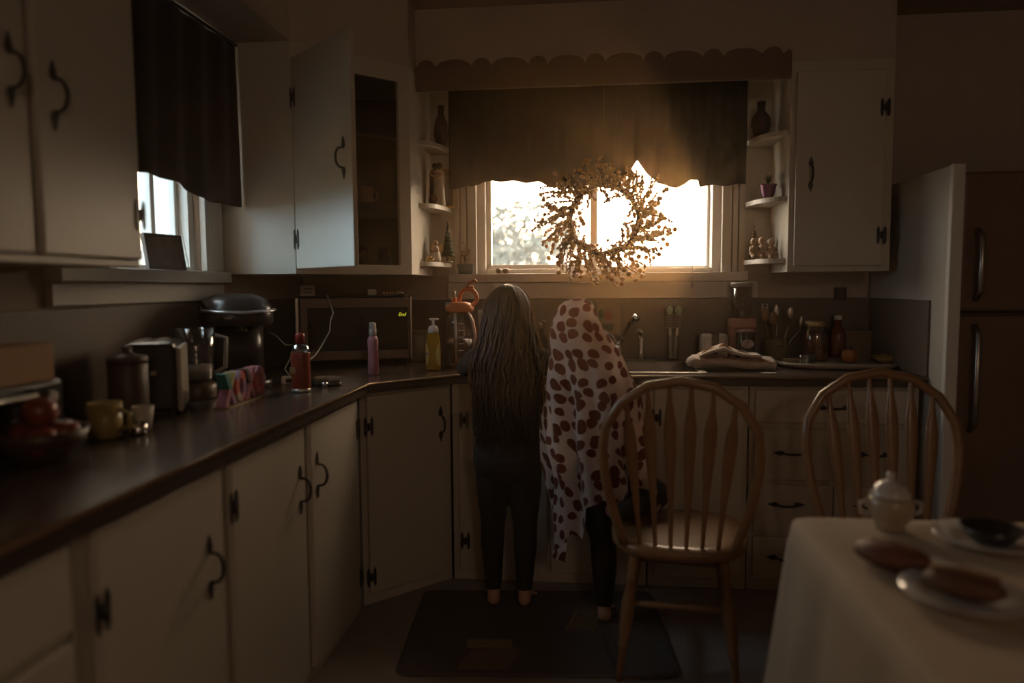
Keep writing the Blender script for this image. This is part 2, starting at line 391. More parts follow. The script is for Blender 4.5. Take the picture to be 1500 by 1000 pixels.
# countertop with a sink cut-out
SX0, SX1, SY0, SY1 = -.24, .475, 3.075, 3.535
ct = thing('countertop', 'dark glossy L-shaped laminate countertop over the white base cabinets', 'countertop', (0, 0, 0))
m = MB(); z0, z1 = .869, CT
m.prism([(WX+.013, .3), (-.84, .3), (-.84, 2.705), (-.55, 2.995), (SX0, 2.995), (SX0, WY-.013), (WX+.013, WY-.013)], z0, z1)
m.box(SX0, SX1, 2.995, SY0, z0, z1).box(SX0, SX1, SY1, WY-.013, z0, z1).box(SX1, 1.345, 2.995, WY-.013, z0, z1)
m.build('worktop', COUNTER, ct, fixn=True)
MB().tube([(-.838, .3, CT-.006), (-.838, 2.704, CT-.006), (-.549, 2.993, CT-.006), (1.345, 2.993, CT-.006)], .0062, 8).build('edge_highlight', CEDGE, ct)  # lighter strip added to stand in for the highlight along the front edge
# sink: rim, two bowls, drain
sk = thing('sink', 'stainless steel double bowl sink set into the dark countertop', 'sink', (0, 0, CT))
m = MB(); r = .028
m.box(SX0-r, SX1+r, SY0-r, SY0+.004, .0005, .007).box(SX0-r, SX1+r, SY1-.05, SY1+.05, .0005, .007).box(SX0-r, SX0+.004, SY0, SY1, .0005, .007).box(SX1-.004, SX1+r, SY0, SY1, .0005, .007).box(.10, .13, SY0, SY1, -.004, .006)
m.build('rim', STEEL, sk, .002)
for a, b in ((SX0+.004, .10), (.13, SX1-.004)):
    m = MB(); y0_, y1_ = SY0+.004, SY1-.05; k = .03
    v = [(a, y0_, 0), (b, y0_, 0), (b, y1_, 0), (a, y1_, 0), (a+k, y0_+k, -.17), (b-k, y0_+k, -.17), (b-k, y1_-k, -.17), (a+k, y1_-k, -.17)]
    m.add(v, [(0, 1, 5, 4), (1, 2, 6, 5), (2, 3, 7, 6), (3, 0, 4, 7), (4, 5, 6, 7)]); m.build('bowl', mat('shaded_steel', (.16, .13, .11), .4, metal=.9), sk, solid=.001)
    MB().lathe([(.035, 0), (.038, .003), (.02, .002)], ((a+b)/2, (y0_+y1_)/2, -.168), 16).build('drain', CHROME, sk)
# faucet and dispenser
fx = at(912, 523, SY1+.0); fa = thing('faucet', 'chrome kitchen faucet, its spout rising to the right behind the towelled child', 'faucet', (.155, SY1, CT+.007))
MB().lathe([(.03, 0), (.03, .012), (.022, .02), (.02, .07), (.016, .085)], n=18).build('faucet_base', CHROME, fa)
tip = at(931, 463, 3.40); tipl = tip-Vector((.155, SY1, CT+.007))
MB().tube([(0, 0, .075), tuple(tipl*.35+Vector((0, 0, .055))), tuple(tipl*.75+Vector((0, 0, .03))), tuple(tipl), tuple(tipl+Vector((.008, -.01, -.018)))], [.013, .013, .012, .012, .011], 12).build('spout', CHROME, fa)
MB().tube([(0, 0, .08), (-.03, 0, .12), (-.07, .01, .15)], [.009, .007, .006], 10).build('lever', CHROME, fa)
sp = at(939, 524, SY1+.01); ds = thing('soap_dispenser', 'slim bronze-dark side sprayer standing at the back of the sink', 'sprayer', (sp.x, SY1+.01, CT+.007))
MB().lathe([(.022, 0), (.022, .008), (.013, .014), (.011, .05), (.013, .10), (.015, .125)], n=16).build('body', CHROME, ds)
MB().tube([(0, 0, .12), (0, 0, .140), (-.02, -.02, .146)], [.014, .014, .012], 10).build('spray_head', CHROME, ds)
ds.name = 'sink_sprayer'

# upper left cabinet
UZ, UT = 1.335, 2.24
t = cabinet('wall_cabinet', 'white two door wall cabinet at the upper left edge beside the side window', (-1.175, .95, 0), R(90), .857, .29, UT,
        [('door', .02, .47, UZ+.02, UT-.06, ('p', .425, 1.72), ('g', .03, 1.45)), ('door', .497, .84, UZ+.02, UT-.06, ('p', .545, 1.70), ('g', .835, 1.47), ('g', .835, 2.05))], z0=UZ)
# corner wall cabinet with its door swung open
cw = thing('corner_cabinet', 'white corner wall cabinet standing open with a dark inside', 'cabinet', (0, 0, 0))
A, B = Vector((-1.155, 2.79)), Vector((-.775, 3.17))
m = MB(); th = .018
m.prism([(WX+.001, 2.79), (A.x, A.y), (A.x+.0127, A.y+.0127+.006), (WX+.001, 2.79+th)], UZ, UT)
m.build('left_side', CAB, cw)
MB().box(B.x-th, B.x, B.y, WY-.001, UZ, UT).build('right_side', CAB, cw)
pl = [(WX+.002, 2.81), (A.x, 2.81), (B.x-.02, B.y+.005), (B.x-.02, WY-.002), (WX+.002, WY-.002)]
MB().prism(pl, UZ, UZ+th).build('bottom_board', CAB, cw); MB().prism(pl, UT-th, UT-.001).build('top_board', CAB, cw)
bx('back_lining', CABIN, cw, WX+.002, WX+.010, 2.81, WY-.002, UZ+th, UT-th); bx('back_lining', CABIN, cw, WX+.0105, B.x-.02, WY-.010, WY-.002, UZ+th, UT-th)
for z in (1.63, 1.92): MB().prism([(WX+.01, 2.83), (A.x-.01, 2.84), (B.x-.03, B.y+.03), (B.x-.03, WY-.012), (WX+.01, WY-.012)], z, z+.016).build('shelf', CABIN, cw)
D2 = (B-A).normalized(); LEN = (B-A).length; NN = Vector((D2.y, -D2.x))
def diag(mb, s0, s1, n0, n1, z0, z1):
    P = [A+D2*s0+NN*n0, A+D2*s1+NN*n0, A+D2*s1+NN*n1, A+D2*s0+NN*n1]
    mb.prism([tuple(p) for p in P], z0, z1); return mb
m = MB(); diag(m, 0, .03, -.018, .001, UZ, UT); diag(m, LEN-.055, LEN, -.018, .001, UZ, UT); diag(m, .03, LEN-.055, -.018, .001, UZ, UZ+.04); diag(m, .03, LEN-.055, -.018, .001, 2.165, UT)
m.build('face_frame', CAB, cw)
# the open door: hinged at A, swung out 90 degrees
H = A + NN*.004
E_ = Vector((at(516, 250, 2.50).x, 2.50)); dd = (E_-H).normalized(); dl = (E_-H).length
angd = math.atan2(dd.y, dd.x)
m = MB(); m.M = Matrix.Translation((H.x, H.y, 0)) @ Matrix.Rotation(angd, 4, 'Z'); m.box(.004, dl, 0, .019, UZ+.02, 2.175)
door = m.build('door', CAB, cw, .003)
mm_ = Matrix.Translation((H.x, H.y, 0)) @ Matrix.Rotation(angd, 4, 'Z')
h1 = pull(door, dl-.055, 0, 1.74); h1.data.transform(mm_)
for z in (1.47, 2.02): h2 = hinge(door, .012, 0, z); h2.data.transform(mm_)
# cups and glasses inside
IG = glass_mat('cup_glass', (.55, .5, .45), .08, .05)
for i, (x, y) in enumerate(((-1.12, 3.16), (-1.02, 3.20), (-.92, 3.26), (-1.05, 3.32))):
    g = thing('drinking_glass', ['drinking glass at the left on the bottom of the open cabinet', 'drinking glass second from left in the open cabinet', 'drinking glass nearest the right side in the open cabinet', 'drinking glass behind the others in the open cabinet'][i], 'glass', (x, y, UZ+th), 0, 'glasses in the open cabinet')
    MB().lathe([(.026, 0), (.030, .11), (.028, .11), (.024, .005)], n=16).build('tumbler', IG, g)
MUG = mat('brown_mug', (.22, .13, .07), .4)
g = thing('mug', 'small brown mug on the middle shelf of the open cabinet', 'mug', (-1.0, 3.22, 1.646)); MB().lathe([(.03, 0), (.038, .01), (.038, .085), (.034, .085), (.03, .01)], n=18).build('cup', MUG, g)
MB().tube([(.036, 0, .07), (.06, 0, .06), (.06, 0, .03), (.036, 0, .02)], .005, 8).build('handle', MUG, g)

# right wall cabinet
t = cabinet('wall_cabinet', 'white single door wall cabinet right of the sink window', (.88, 3.30, 0), 0, .43, .339, UT,
        [('door', .022, .388, UZ+.025, UT-.05, ('p', .085, 1.755), ('g', .385, 1.49), ('g', .385, 2.03))], z0=UZ)
# quarter round end shelves
def end_shelf(label, x, sg, rx=.125):
    t = thing('corner_shelf', label, 'shelf', (x, WY-.001, 0))
    bx('back_panel', CAB, t, min(0, sg*.118), max(0, sg*.118), -.031, -.030, UZ, UT)
    for z in (1.375, 1.648, 1.935):
        pl = [(0.0015*sg, -.0315)]
        for i in range(13):
            a = (PI/2)*i/12; pl.append((sg*(.0015+rx*math.sin(a)), -.0315-.275*math.cos(a)))
        pl = pl if sg < 0 else pl
        MB().prism(pl, z, z+.022).build('shelf_board', CAB, t, .002)
    return t
end_shelf('three rounded white end shelves left of the sink window', B.x, 1, .098)
end_shelf('three rounded white end shelves right of the sink window', .88, -1)
# scalloped valance board
VZ0, VZV, VP = 2.165, 2.262, .2535
poly = [(-.772, VZ0), (.877, VZ0)]
top = []
xc = -.722; 
segs = []
k = xc
while k < 1.0: segs.append((k, .043, .038)); segs.append((k+VP/2, .0825, .036)); k += VP
segs.insert(0, (xc-VP/2, .0825, .036))
for c, hw, hh in segs:
    for i in range(13):
        a = PI-PI*i/12; xx = c+hw*math.cos(a)
        if -.772 < xx < .877: top.append((xx, VZV+hh*math.sin(a)))
poly = [(-.772, VZ0), (.877, VZ0), (.877, VZV+.01)]+top[::-1]+[(-.772, VZV+.01)]
BOARD = mat('dark_stained_board', (.16, .10, .065), .55)
tag(MB().prism(poly, 3.285, 3.303, 'y').build('scalloped_valance', BOARD), 'dark scalloped wooden board spanning between the cabinets above the curtain', 'valance')

# ------------------------------------------------------------------ curtains
def interp(tab, x):
    if x <= tab[0][0]: return tab[0][1]
    for (a, b), (c, d) in zip(tab, tab[1:]):
        if x <= c: return b+(d-b)*(x-a)/(c-a)
    return tab[-1][1]
def zpx(px, py, Y=3.545): return at(px, py, Y).z
def xpx(px, Y=3.545): return at(px, 270, Y).x
def curtain(name, label, x0, x1, hem, ztop, Y=3.545, nf=9, amp=.012):
    m = MB()
    def f(u, v):
        x = x0+(x1-x0)*u; zb = interp(hem, x); z = ztop+(zb-ztop)*v
        a = amp*(.35+.65*v)
        return (x, Y+a*math.sin(nf*2*PI*u+1.3*math.sin(3*u)+.8*v)+.3*a*math.sin(nf*5.1*PI*u), z-.004*math.sin(nf*2*PI*u)*v)
    m.grid(f, 110, 18); o = m.build(name, CURT, solid=.002)
    return tag(o, label, 'curtain', 'cafe curtains of the sink window')
H1 = [(xpx(655), zpx(655, 276)), (xpx(690), zpx(690, 273)), (xpx(706), zpx(706, 267)), (xpx(735), zpx(735, 265)), (xpx(770), zpx(770, 267)), (xpx(790), zpx(790, 267)), (xpx(812), zpx(812, 275)), (xpx(850), zpx(850, 274)), (xpx(905), zpx(905, 262))]
H2 = [(xpx(905), zpx(905, 262)), (xpx(919), zpx(919, 258)), (xpx(933), zpx(933, 236)), (xpx(946), zpx(946, 252)), (xpx(964), zpx(964, 270)), (xpx(990), zpx(990, 275)), (xpx(1002), zpx(1002, 272)), (xpx(1012), zpx(1012, 264)), (xpx(1022), zpx(1022, 263)), (xpx(1024), zpx(1024, 273)), (xpx(1095), zpx(1095, 270))]
rod = thing('curtain_rod', 'dark rod carrying the brown curtains behind the scalloped board', 'curtain rod', (0, 3.545, 2.262))
MB().cyl((-.715, 0, 0), (.77, 0, 0), .007, n=10).build('rod', IRON, rod)
for x in (-.705, .765): MB().box(x-.008, x+.008, 0, .063, -.008, .008).build('bracket', IRON, rod)
curtain('curtain', 'left dark brown curtain panel with a wavy raised hem over the sink window', -.672, xpx(906), H1, 2.255, 3.55, 7, .006)
curtain('curtain', 'right dark brown curtain panel with a slanting hem over the sink window', xpx(903), .748, H2, 2.255, 3.538, 5, .006)
m = MB(); ys0, ys1 = 1.84, 2.775
def fl(u, v):
    y = ys0+(ys1-ys0)*u; zb = interp([(1.84, 1.60), (2.15, 1.64), (2.33, 1.635), (2.45, 1.605), (2.55, 1.595), (2.78, 1.60)], y); z = 2.22+(zb-2.22)*v
    return (-1.37+.007*math.sin(12*PI*u+v), y, z)
m.grid(fl, 90, 16); tag(m.build('curtain', CURT, solid=.002), 'dark brown curtain covering the upper part of the side window', 'curtain')
rd = thing('curtain_rod', 'dark rod of the side window curtain', 'curtain rod', (-1.37, 0, 2.228)); MB().cyl((0, 1.83, 0), (0, 2.785, 0), .006, n=10).build('rod', IRON, rd)
for y in (1.845, 2.765): MB().box(-.074, 0, y-.007, y+.007, -.007, .007).build('bracket', IRON, rd)

# ------------------------------------------------------------------ wreath
rnd = random.Random(11)
WR = (.083, 3.46, 1.59)
wr = thing('wreath', 'round wreath of golden berries hanging in the middle of the sink window', 'wreath', WR)
TWIG = mat('dark_twig', (.09, .05, .028), .8, var=.3, scale=60)
BERRY = [mat('gold_berry', (.46, .28, .10), .35, var=.3, scale=70, spec=.6), mat('tan_berry', (.32, .19, .08), .4, var=.3, scale=70), mat('brown_berry', (.15, .08, .036), .4, var=.3, scale=70)]
m = MB()
for k in range(7):
    ph = rnd.random()*6; rr = .158+rnd.uniform(-.010, .010)
    m.tube([((rr+.007*math.sin(5*a+ph))*math.cos(a), .012*math.sin(4*a+ph*2), (rr+.007*math.cos(3*a+ph))*math.sin(a)) for a in [2*PI*i/48 for i in range(48)]], .0045, 6, closed=True)
m.build('twig_ring', TWIG, wr)
m = MB()
for i in range(260):
    a = rnd.random()*2*PI; rr = .158+rnd.gauss(0, .017); m.ball((rr*math.cos(a), -.012+rnd.gauss(0, .012), rr*math.sin(a)), rnd.uniform(.0045, .0085), 8, 5)
m.build('small_berry_cluster', BERRY[1], wr, fixn=False)['kind'] = 'stuff'
for b_ in BERRY: backlit(b_, (.85, .48, .14), .13)
def ico(m, c, r): m.ball(c, r, 8, 5)
for k in range(138):
    a = 2*PI*k/138+rnd.uniform(-.06, .06)
    sw = rnd.uniform(.35, .9)*(1 if rnd.random() < .8 else -.6)
    ln = rnd.uniform(.10, .185)*(1.0+.08*math.cos(a*2+1)); base = .150+rnd.uniform(-.014, .02)
    inner = rnd.random() < .08
    if inner: ln = .06
    m = MB(); pts = []; dy0 = rnd.uniform(-.05, .03)
    for i in range(7):
        t = i/6
        if inner: rr = base-ln*t*.8; aa = a+sw*.9*t
        else: rr = base+ln*t*(1-.1*t); aa = a+sw*.55*t
        pts.append(Vector((rr*math.cos(aa), dy0*t+.01*math.sin(t*4+k), rr*math.sin(aa)-.012*t*t)))
    m.cur = 0; m.tube(pts, [.0022]*5+[.0015, .001], 5)
    big = rnd.random() < .36
    nb = rnd.randint(6, 9) if big else rnd.randint(18, 26)
    m.cur = 1
    for b in range(nb):
        t = (b+.7)/nb; i = min(5, int(t*6)); p = pts[i].lerp(pts[i+1], t*6-i)
        off = Vector((rnd.uniform(-1, 1), rnd.uniform(-1, 1), rnd.uniform(-1, 1)))
        if off.length < .2: off = Vector((1, 0, 0))
        rb = rnd.uniform(.0090, .0132) if big else rnd.uniform(.0045, .0072)
        ico(m, p+off.normalized()*(rb*.9), rb)
    m.build('berry_sprig', [TWIG, BERRY[0 if (math.cos(a) > .2 and rnd.random() < .7) else rnd.randint(0, 2)]], wr, fixn=False)  # gold favoured on the right, so the backlit side is put into the colour
MB().tube([(0, .02, .15), (.0, .05, .4), (0, .078, .665)], .0015, 5).build('hanging_cord', TWIG, wr)

# ------------------------------------------------------------------ things on the end shelves and sills
CREAM = mat('cream_resin', (.50, .42, .32), .5, var=.12, scale=30)
SKINR = mat('painted_skin', (.36, .22, .14), .6)
DKB = mat('dark_brown_paint', (.08, .05, .035), .6)
GRN = mat('dark_green_needles', (.045, .06, .035), .85, var=.3, scale=80)
GOLD = mat('gold_metal', (.55, .38, .14), .3, metal=.8)
sh = at(646, 297, 3.52)
f1 = thing('figurine', 'pair figurine in a long pale robe on the middle left shelf', 'figurine', (sh.x-.002, 3.47, 1.6705))
MB().lathe([(.030, 0), (.028, .04), (.024, .10), (.026, .14), (.016, .165), (.008, .172)], (.004, 0, 0), 16, 1, .8).build('robe', CREAM, f1)
MB().lathe([(.024, 0), (.022, .09), (.024, .15), (.015, .17), (.007, .176)], (-.022, .012, .001), 14, 1, .8).build('dark_robe', DKB, f1)
for c in ((.006, 0, .188), (-.018, .012, .190)): MB().ball(c, .0155, 12, 8).build('head', DKB, f1)
MB().tube([(-.035, -.012, .148), (-.01, -.026, .125), (.02, -.02, .140)], .007, 8).tube([(.028, -.005, .155), (.0, -.024, .150), (-.02, -.015, .158)], .006, 8).build('arm', SKINR, f1)
pf = at(634, 250, 3.59)
f2 = thing('picture_frame', 'thin framed picture leaning behind the pair figurine', 'picture frame', (-.700, 3.566, 1.6705))
m = MB(); m.M = Matrix.Rotation(R(-6), 4, 'X'); m.box(-.05, .05, 0, .010, 0, .008).box(-.05, .05, 0, .010, .192, .20).box(-.05, -.042, 0, .010, .008, .192).box(.042, .05, 0, .010, .008, .192)
m.build('frame', GOLD, f2); m = MB(); m.M = Matrix.Rotation(R(-6), 4, 'X'); m.box(-.042, .042, .004, .009, .008, .192).build('picture', mat('dim_picture', (.16, .12, .09), .6, var=.4, scale=25), f2)
o = MB().ball((0, 0, .026), (.024, .024, .026), 16, 10).build('sphere', mat('rust_ball', (.20, .09, .045), .5), None); o.location = (-.732, 3.46, 1.6705); o.name = 'candle'
MB().cyl((0, 0, .052), (0, 0, .060), .0015, n=6).build('wick', DKB, o); tag(o, 'small round rust coloured candle beside the pair figurine', 'candle')
t1 = thing('toy_tree', 'small dark cone shaped tree ornament on the lower left shelf', 'tree ornament', (-.673, 3.50, 1.3975))
m = MB()
for i in range(9):
    z = .03+i*.018; r_ = .037*(1-i/9.5)
    m.lathe([(r_, z), (r_*.75, z+.012), (max(.002, r_*.45), z+.026)], n=11)
m.build('needles', GRN, t1); MB().cyl((0, 0, 0), (0, 0, .04), .008, n=8).build('trunk', TWIG, t1); MB().lathe([(.022, 0), (.022, .006), (0, .007)], n=12).build('base', CREAM, t1)
f3 = thing('figurine', 'little angel figurine sitting on the lower left shelf', 'figurine', (-.722, 3.44, 1.3975))
MB().lathe([(.024, 0), (.026, .02), (.017, .055), (.012, .075), (.005, .08)], n=14, sy=.9).build('dress', CREAM, f3)
MB().ball((0, 0, .093), .0135, 12, 8).build('head', SKINR, f3)
MB().tube([(-.012, -.006, .066), (-.018, -.022, .050), (.0, -.026, .052)], .005, 7).tube([(.012, -.006, .066), (.016, -.022, .052), (.0, -.027, .055)], .005, 7).build('arm', SKINR, f3)
for sx in (-1, 1): MB().add([(0, .01, .07), (sx*.028, .022, .095), (sx*.033, .022, .06), (sx*.016, .016, .035)], [(0, 1, 2, 3)]).build('wing', GOLD, f3, solid=.002)
f4 = thing('gold_knot', 'small gold knot ornament at the left end of the lower left shelf', 'ornament', (-.738, 3.375, 1.3975))
m = MB(); m.tube([(.013*math.cos(2*a)*(1+.35*math.cos(3*a)), .013*math.sin(2*a)*(1+.35*math.cos(3*a)), .013+.008*math.sin(3*a)) for a in [2*PI*i/60 for i in range(60)]], .0042, 7, closed=True); m.build('knot', GOLD, f4)
f5 = thing('vase', 'tall dark vase on the upper left shelf beside the board', 'vase', (-.70, 3.50, 1.9575))
MB().lathe([(.025, 0), (.034, .05), (.030, .11), (.014, .15), (.017, .19), (.014, .19), (.011, .15)], n=18).build('vase_body', DKB, f5)
f6 = thing('vase', 'dark round vase on the upper right shelf beside the curtain', 'vase', (.80, 3.49, 1.9575))
MB().lathe([(.025, 0), (.045, .05), (.040, .09), (.016, .12), (.020, .16), (.016, .16), (.012, .12)], n=18).build('vase_body', DKB, f6)
q = at(1125, 289, 3.42)
f7 = thing('potted_plant', 'small plant in a shiny purple foil pot on the middle right shelf', 'potted plant', (q.x, 3.42, 1.6705))
MB().lathe([(.022, 0), (.030, .02), (.036, .055), (.040, .062), (.034, .060), (.03, .05)], n=14).build('foil_pot', mat('purple_foil', (.25, .12, .20), .25, metal=.5), f7)
m = MB()
for i in range(16):
    a = i*2.4; l_ = rnd.uniform(.02, .035); m.add([(0, 0, .05), (.3*l_*math.cos(a+.8), .3*l_*math.sin(a+.8), .08), (l_*math.cos(a), l_*math.sin(a), .085+.03*rnd.random()), (.3*l_*math.cos(a-.8), .3*l_*math.sin(a-.8), .08)], [(0, 1, 2, 3)])
m.build('leaf_cluster', mat('olive_leaf', (.12, .13, .05), .6), f7)
PINKR = mat('dusty_resin', (.40, .27, .17), .5, var=.15, scale=30)
for i, (pxx, sc) in enumerate(((1103, 1), (1116, 1.08), (1130, 1.04))):
    q = at(pxx, 379, 3.43+.03*i)
    f = thing('figurine', ['crouching figurine at the left end of the lower right shelf', 'middle one of three tan figurines on the lower right shelf', 'tan figurine nearest the cabinet on the lower right shelf'][i], 'figurine', (q.x, 3.40+.045*i, 1.3975), 0, 'tan figurines on the lower right shelf')
    MB().ball((0, 0, .032*sc), (.022*sc, .020*sc, .032*sc), 12, 8).build('body', PINKR, f); MB().ball((-.004, -.006, .078*sc), .017*sc, 12, 8).build('head', PINKR, f)
    MB().tube([(-.018, -.006, .05), (-.024, -.024, .034), (-.004, -.03, .026)], .006, 7).tube([(.018, -.006, .05), (.022, -.024, .034), (.004, -.03, .022)], .006, 7).build('arm', PINKR, f)
    MB().ball((-.010, -.022, .010), (.010, .016, .010), 10, 6).ball((.012, -.022, .010), (.010, .016, .010), 10, 6).build('leg', PINKR, f)
q = at(1096, 377, 3.52)
t2 = thing('toy_tree', 'small golden brown cone tree ornament on the lower right shelf', 'tree ornament', (.795, 3.56, 1.3975))
m = MB()
for i in range(8):
    z = .02+i*.017; r_ = .032*(1-i/8.5); m.lathe([(r_, z), (r_*.75, z+.012), (max(.002, r_*.45), z+.025)], n=11)
m.build('needles', mat('tan_needles', (.18, .11, .04), .8), t2); MB().cyl((0, 0, 0), (0, 0, .03), .007, n=8).build('trunk', TWIG, t2)
# sill: dried flower in a teal pot, two nuts, a stem
q = at(682, 401, 3.60)
fp = thing('flower_pot', 'square teal pot with a dried flower at the left end of the window sill', 'flower pot', (q.x, 3.605, 1.3435))
TEAL = mat('dark_teal_glaze', (.02, .075, .07), .4)
m = MB(); m.add([(-.035, -.018, 0), (.035, -.018, 0), (.035, .018, 0), (-.035, .018, 0), (-.046, -.019, .048), (.046, -.019, .048), (.046, .019, .048), (-.046, .019, .048)], [(0, 3, 2, 1), (0, 1, 5, 4), (1, 2, 6, 5), (2, 3, 7, 6), (3, 0, 4, 7), (4, 5, 6, 7)])
o = m.build('pot', TEAL, fp, .002); o.scale = (.92, 1, 1); 
m = MB(); m.tube([(0, 0, .046), (-.006, 0, .08), (.004, 0, .11), (0, 0, .135)], .0025, 6).tube([(-.004, 0, .085), (.015, 0, .10), (.024, 0, .12)], .002, 6).tube([(0, 0, .075), (-.02, 0, .10)], .002, 6); m.build('stem', TWIG, fp)
m = MB()
for i in range(36): m.ball((rnd.gauss(0, .022), rnd.gauss(0, .007), .095+rnd.gauss(0, .022)), .0035, 6, 4)
m.build('dried_blossom', mat('dusty_pink_petals', (.38, .25, .20), .8), fp)
for i, pxx in enumerate((731, 741)):
    q = at(pxx, 394, 3.605); o = MB().ball((0, 0, .014), (.017+.002*i, .015, .014), 12, 8).build('seed_pod', mat('pod_brown', (.22, .13, .08), .5)); o.location = (q.x, 3.605, 1.3435)
    tag(o, ['left one of two small round pods on the window sill', 'right one of two small round pods on the window sill'][i], 'seed pod', 'round pods on the sill')
q = at(709, 397, 3.61); o = MB().tube([(0, 0, 0), (.012, 0, .03), (.030, 0, .055)], [.0018, .0015, .001], 6).build('dry_stem', TWIG); o.location = (q.x+.005, 3.61, 1.3435); tag(o, 'single thin dry stem leaning in the lower left window corner', 'stem')
# left sill: picture frame
q = atx(246, 408, -1.44)
pf = thing('picture_frame', 'dark brown framed family photo standing on the side window sill', 'picture frame', (-1.435, q.y, 1.3435), R(78))
m = MB(); m.M = Matrix.Rotation(R(-9), 4, 'X'); m.box(-.085, .085, 0, .014, 0, .012).box(-.085, .085, 0, .014, .113, .125).box(-.085, -.073, 0, .014, .012, .113).box(.073, .085, 0, .014, .012, .113); m.build('frame', DKB, pf)
m = MB(); m.M = Matrix.Rotation(R(-9), 4, 'X'); m.box(-.073, .073, .006, .012, .012, .113).build('photo', mat('brown_photo', (.12, .07, .045), .4, var=.7, scale=30), pf)
m = MB(); m.tube([(0, .02, .10), (0, .034, .0)], .004, 6).build('easel_back', DKB, pf)

# ------------------------------------------------------------------ counter: right side
def cx(px, Y, py=500): return at(px, py, Y).x
CZT = CT+.0008
# tile picture on the splash
q = at(891, 468, 3.62); tp = thing('wall_tile', 'square painted fruit tile on the splash panel behind the faucet', 'tile', (q.x, WY-.0125, q.z))
MB().box(-.06, .06, -.012, 0, -.078, .078).build('tile', mat('beige_tile', (.22, .165, .11), .4, var=.3, scale=25), tp, .003)
m = MB(); m.prism([(.020*math.cos(a), .02+.022*math.sin(a)) for a in [2*PI*i/12 for i in range(12)]], -.0135, -.0121, 'y'); m.build('painted_fruit', mat('painted_red', (.20, .06, .03), .5), tp)
m = MB(); m.prism([(-.035+.014*math.cos(a), .03+.024*math.sin(a)) for a in [2*PI*i/10 for i in range(10)]], -.0135, -.0121, 'y').prism([(-.02, -.055), (.02, -.055), (.03, -.02), (-.03, -.02)], -.0135, -.0121, 'y'); m.build('painted_leaf', mat('painted_green', (.05, .06, .03), .5), tp)
# scrub brushes
q = cx(986, 3.56); hb = thing('brush_holder', 'clear holder of dish brushes topped by a green sponge beside the sink', 'brush holder', (q, 3.565, CZT+.0062))
hb.location.z = CT+.0075
MB().lathe([(.028, 0), (.030, .12), (.028, .12), (.026, .004)], n=18).build('tumbler', CLEAR, hb)
SPG = mat('pale_green_sponge', (.36, .44, .28), .8, bump=.4, bscale=120)
for sx, rt_ in ((-.010, -2), (.012, 3)):
    b = MB(); b.M = Matrix.Translation((sx, 0, .006)) @ Matrix.Rotation(R(rt_), 4, 'Y'); b.tube([(0, 0, 0), (0, 0, .10), (0, 0, .15)], [.009, .008, .006], 10); h_ = b.build('brush_handle', WHITEP, hb)
    b = MB(); b.M = Matrix.Translation((sx, 0, .006)) @ Matrix.Rotation(R(rt_), 4, 'Y')
    for j in range(9):
        for i in range(10):
            a = i*PI/5+j*.3; b.tube([(0, 0, .15+j*.008), (.019*math.cos(a), .019*math.sin(a), .151+j*.008)], .0011, 4)
    b.build('bristle_cluster', FROST, h_)
    b = MB(); b.M = Matrix.Translation((sx, 0, .006)) @ Matrix.Rotation(R(rt_), 4, 'Y'); b.ball((0, 0, .236), (.017, .013, .024), 12, 8).build('sponge', SPG, h_)
# white canister with a strap
q = cx(1045, 3.50); wc = thing('canister', 'white rounded canister with a grey strap right of the sink', 'canister', (q, 3.50, CZT))
m = MB(); pts = []
def rr_poly(w_, d_, r_, n=6):
    o_ = []
    for sx, sy, a0 in ((1, 1, 0), (-1, 1, PI/2), (-1, -1, PI), (1, -1, 3*PI/2)):
        for i in range(n+1): a = a0+PI/2*i/n; o_.append((sx*(w_-r_)+r_*math.cos(a), sy*(d_-r_)+r_*math.sin(a)))
    return o_
def loft(m, secs, smooth=True, cap=True):
    n = len(secs[0][0]); v = []; f = []
    for poly_, z in secs: v += [(p[0], p[1], z) for p in poly_]
    for j in range(len(secs)-1):
        for i in range(n): k = (i+1) % n; f.append((j*n+i, j*n+k, (j+1)*n+k, (j+1)*n+i))
    m.add(v, f, smooth)
    if cap: m.add(v[:n], [tuple(range(n))[::-1]]); m.add(v[-n:], [tuple(range(n))])
    return m
loft(m, [(rr_poly(.052, .04, .02), 0), (rr_poly(.061, .046, .022), .008), (rr_poly(.0635, .048, .022), .06), (rr_poly(.062, .046, .022), .122), (rr_poly(.057, .041, .018), .136), (rr_poly(.045, .03, .014), .139)])
m.build('shell', mat('warm_white_plastic', (.52, .44, .35), .3, var=.04), wc)
m = MB(); m.prism([(-.016, .145)]+[(.016, .145)]+[(.016*math.cos(a), .058+.016*math.sin(a)) for a in [-PI*i/10 for i in range(11)]], -.0525, -.0485, 'y'); m.box(-.016, .016, -.0525, -.02, .1395, .145); m.build('strap', mat('taupe_strap', (.16, .125, .095), .6), wc)
text_mesh('lettering', 'nüvi', .022, DKB, wc, Matrix.Translation((.002, -.0486, .030)) @ FACE, .0006)
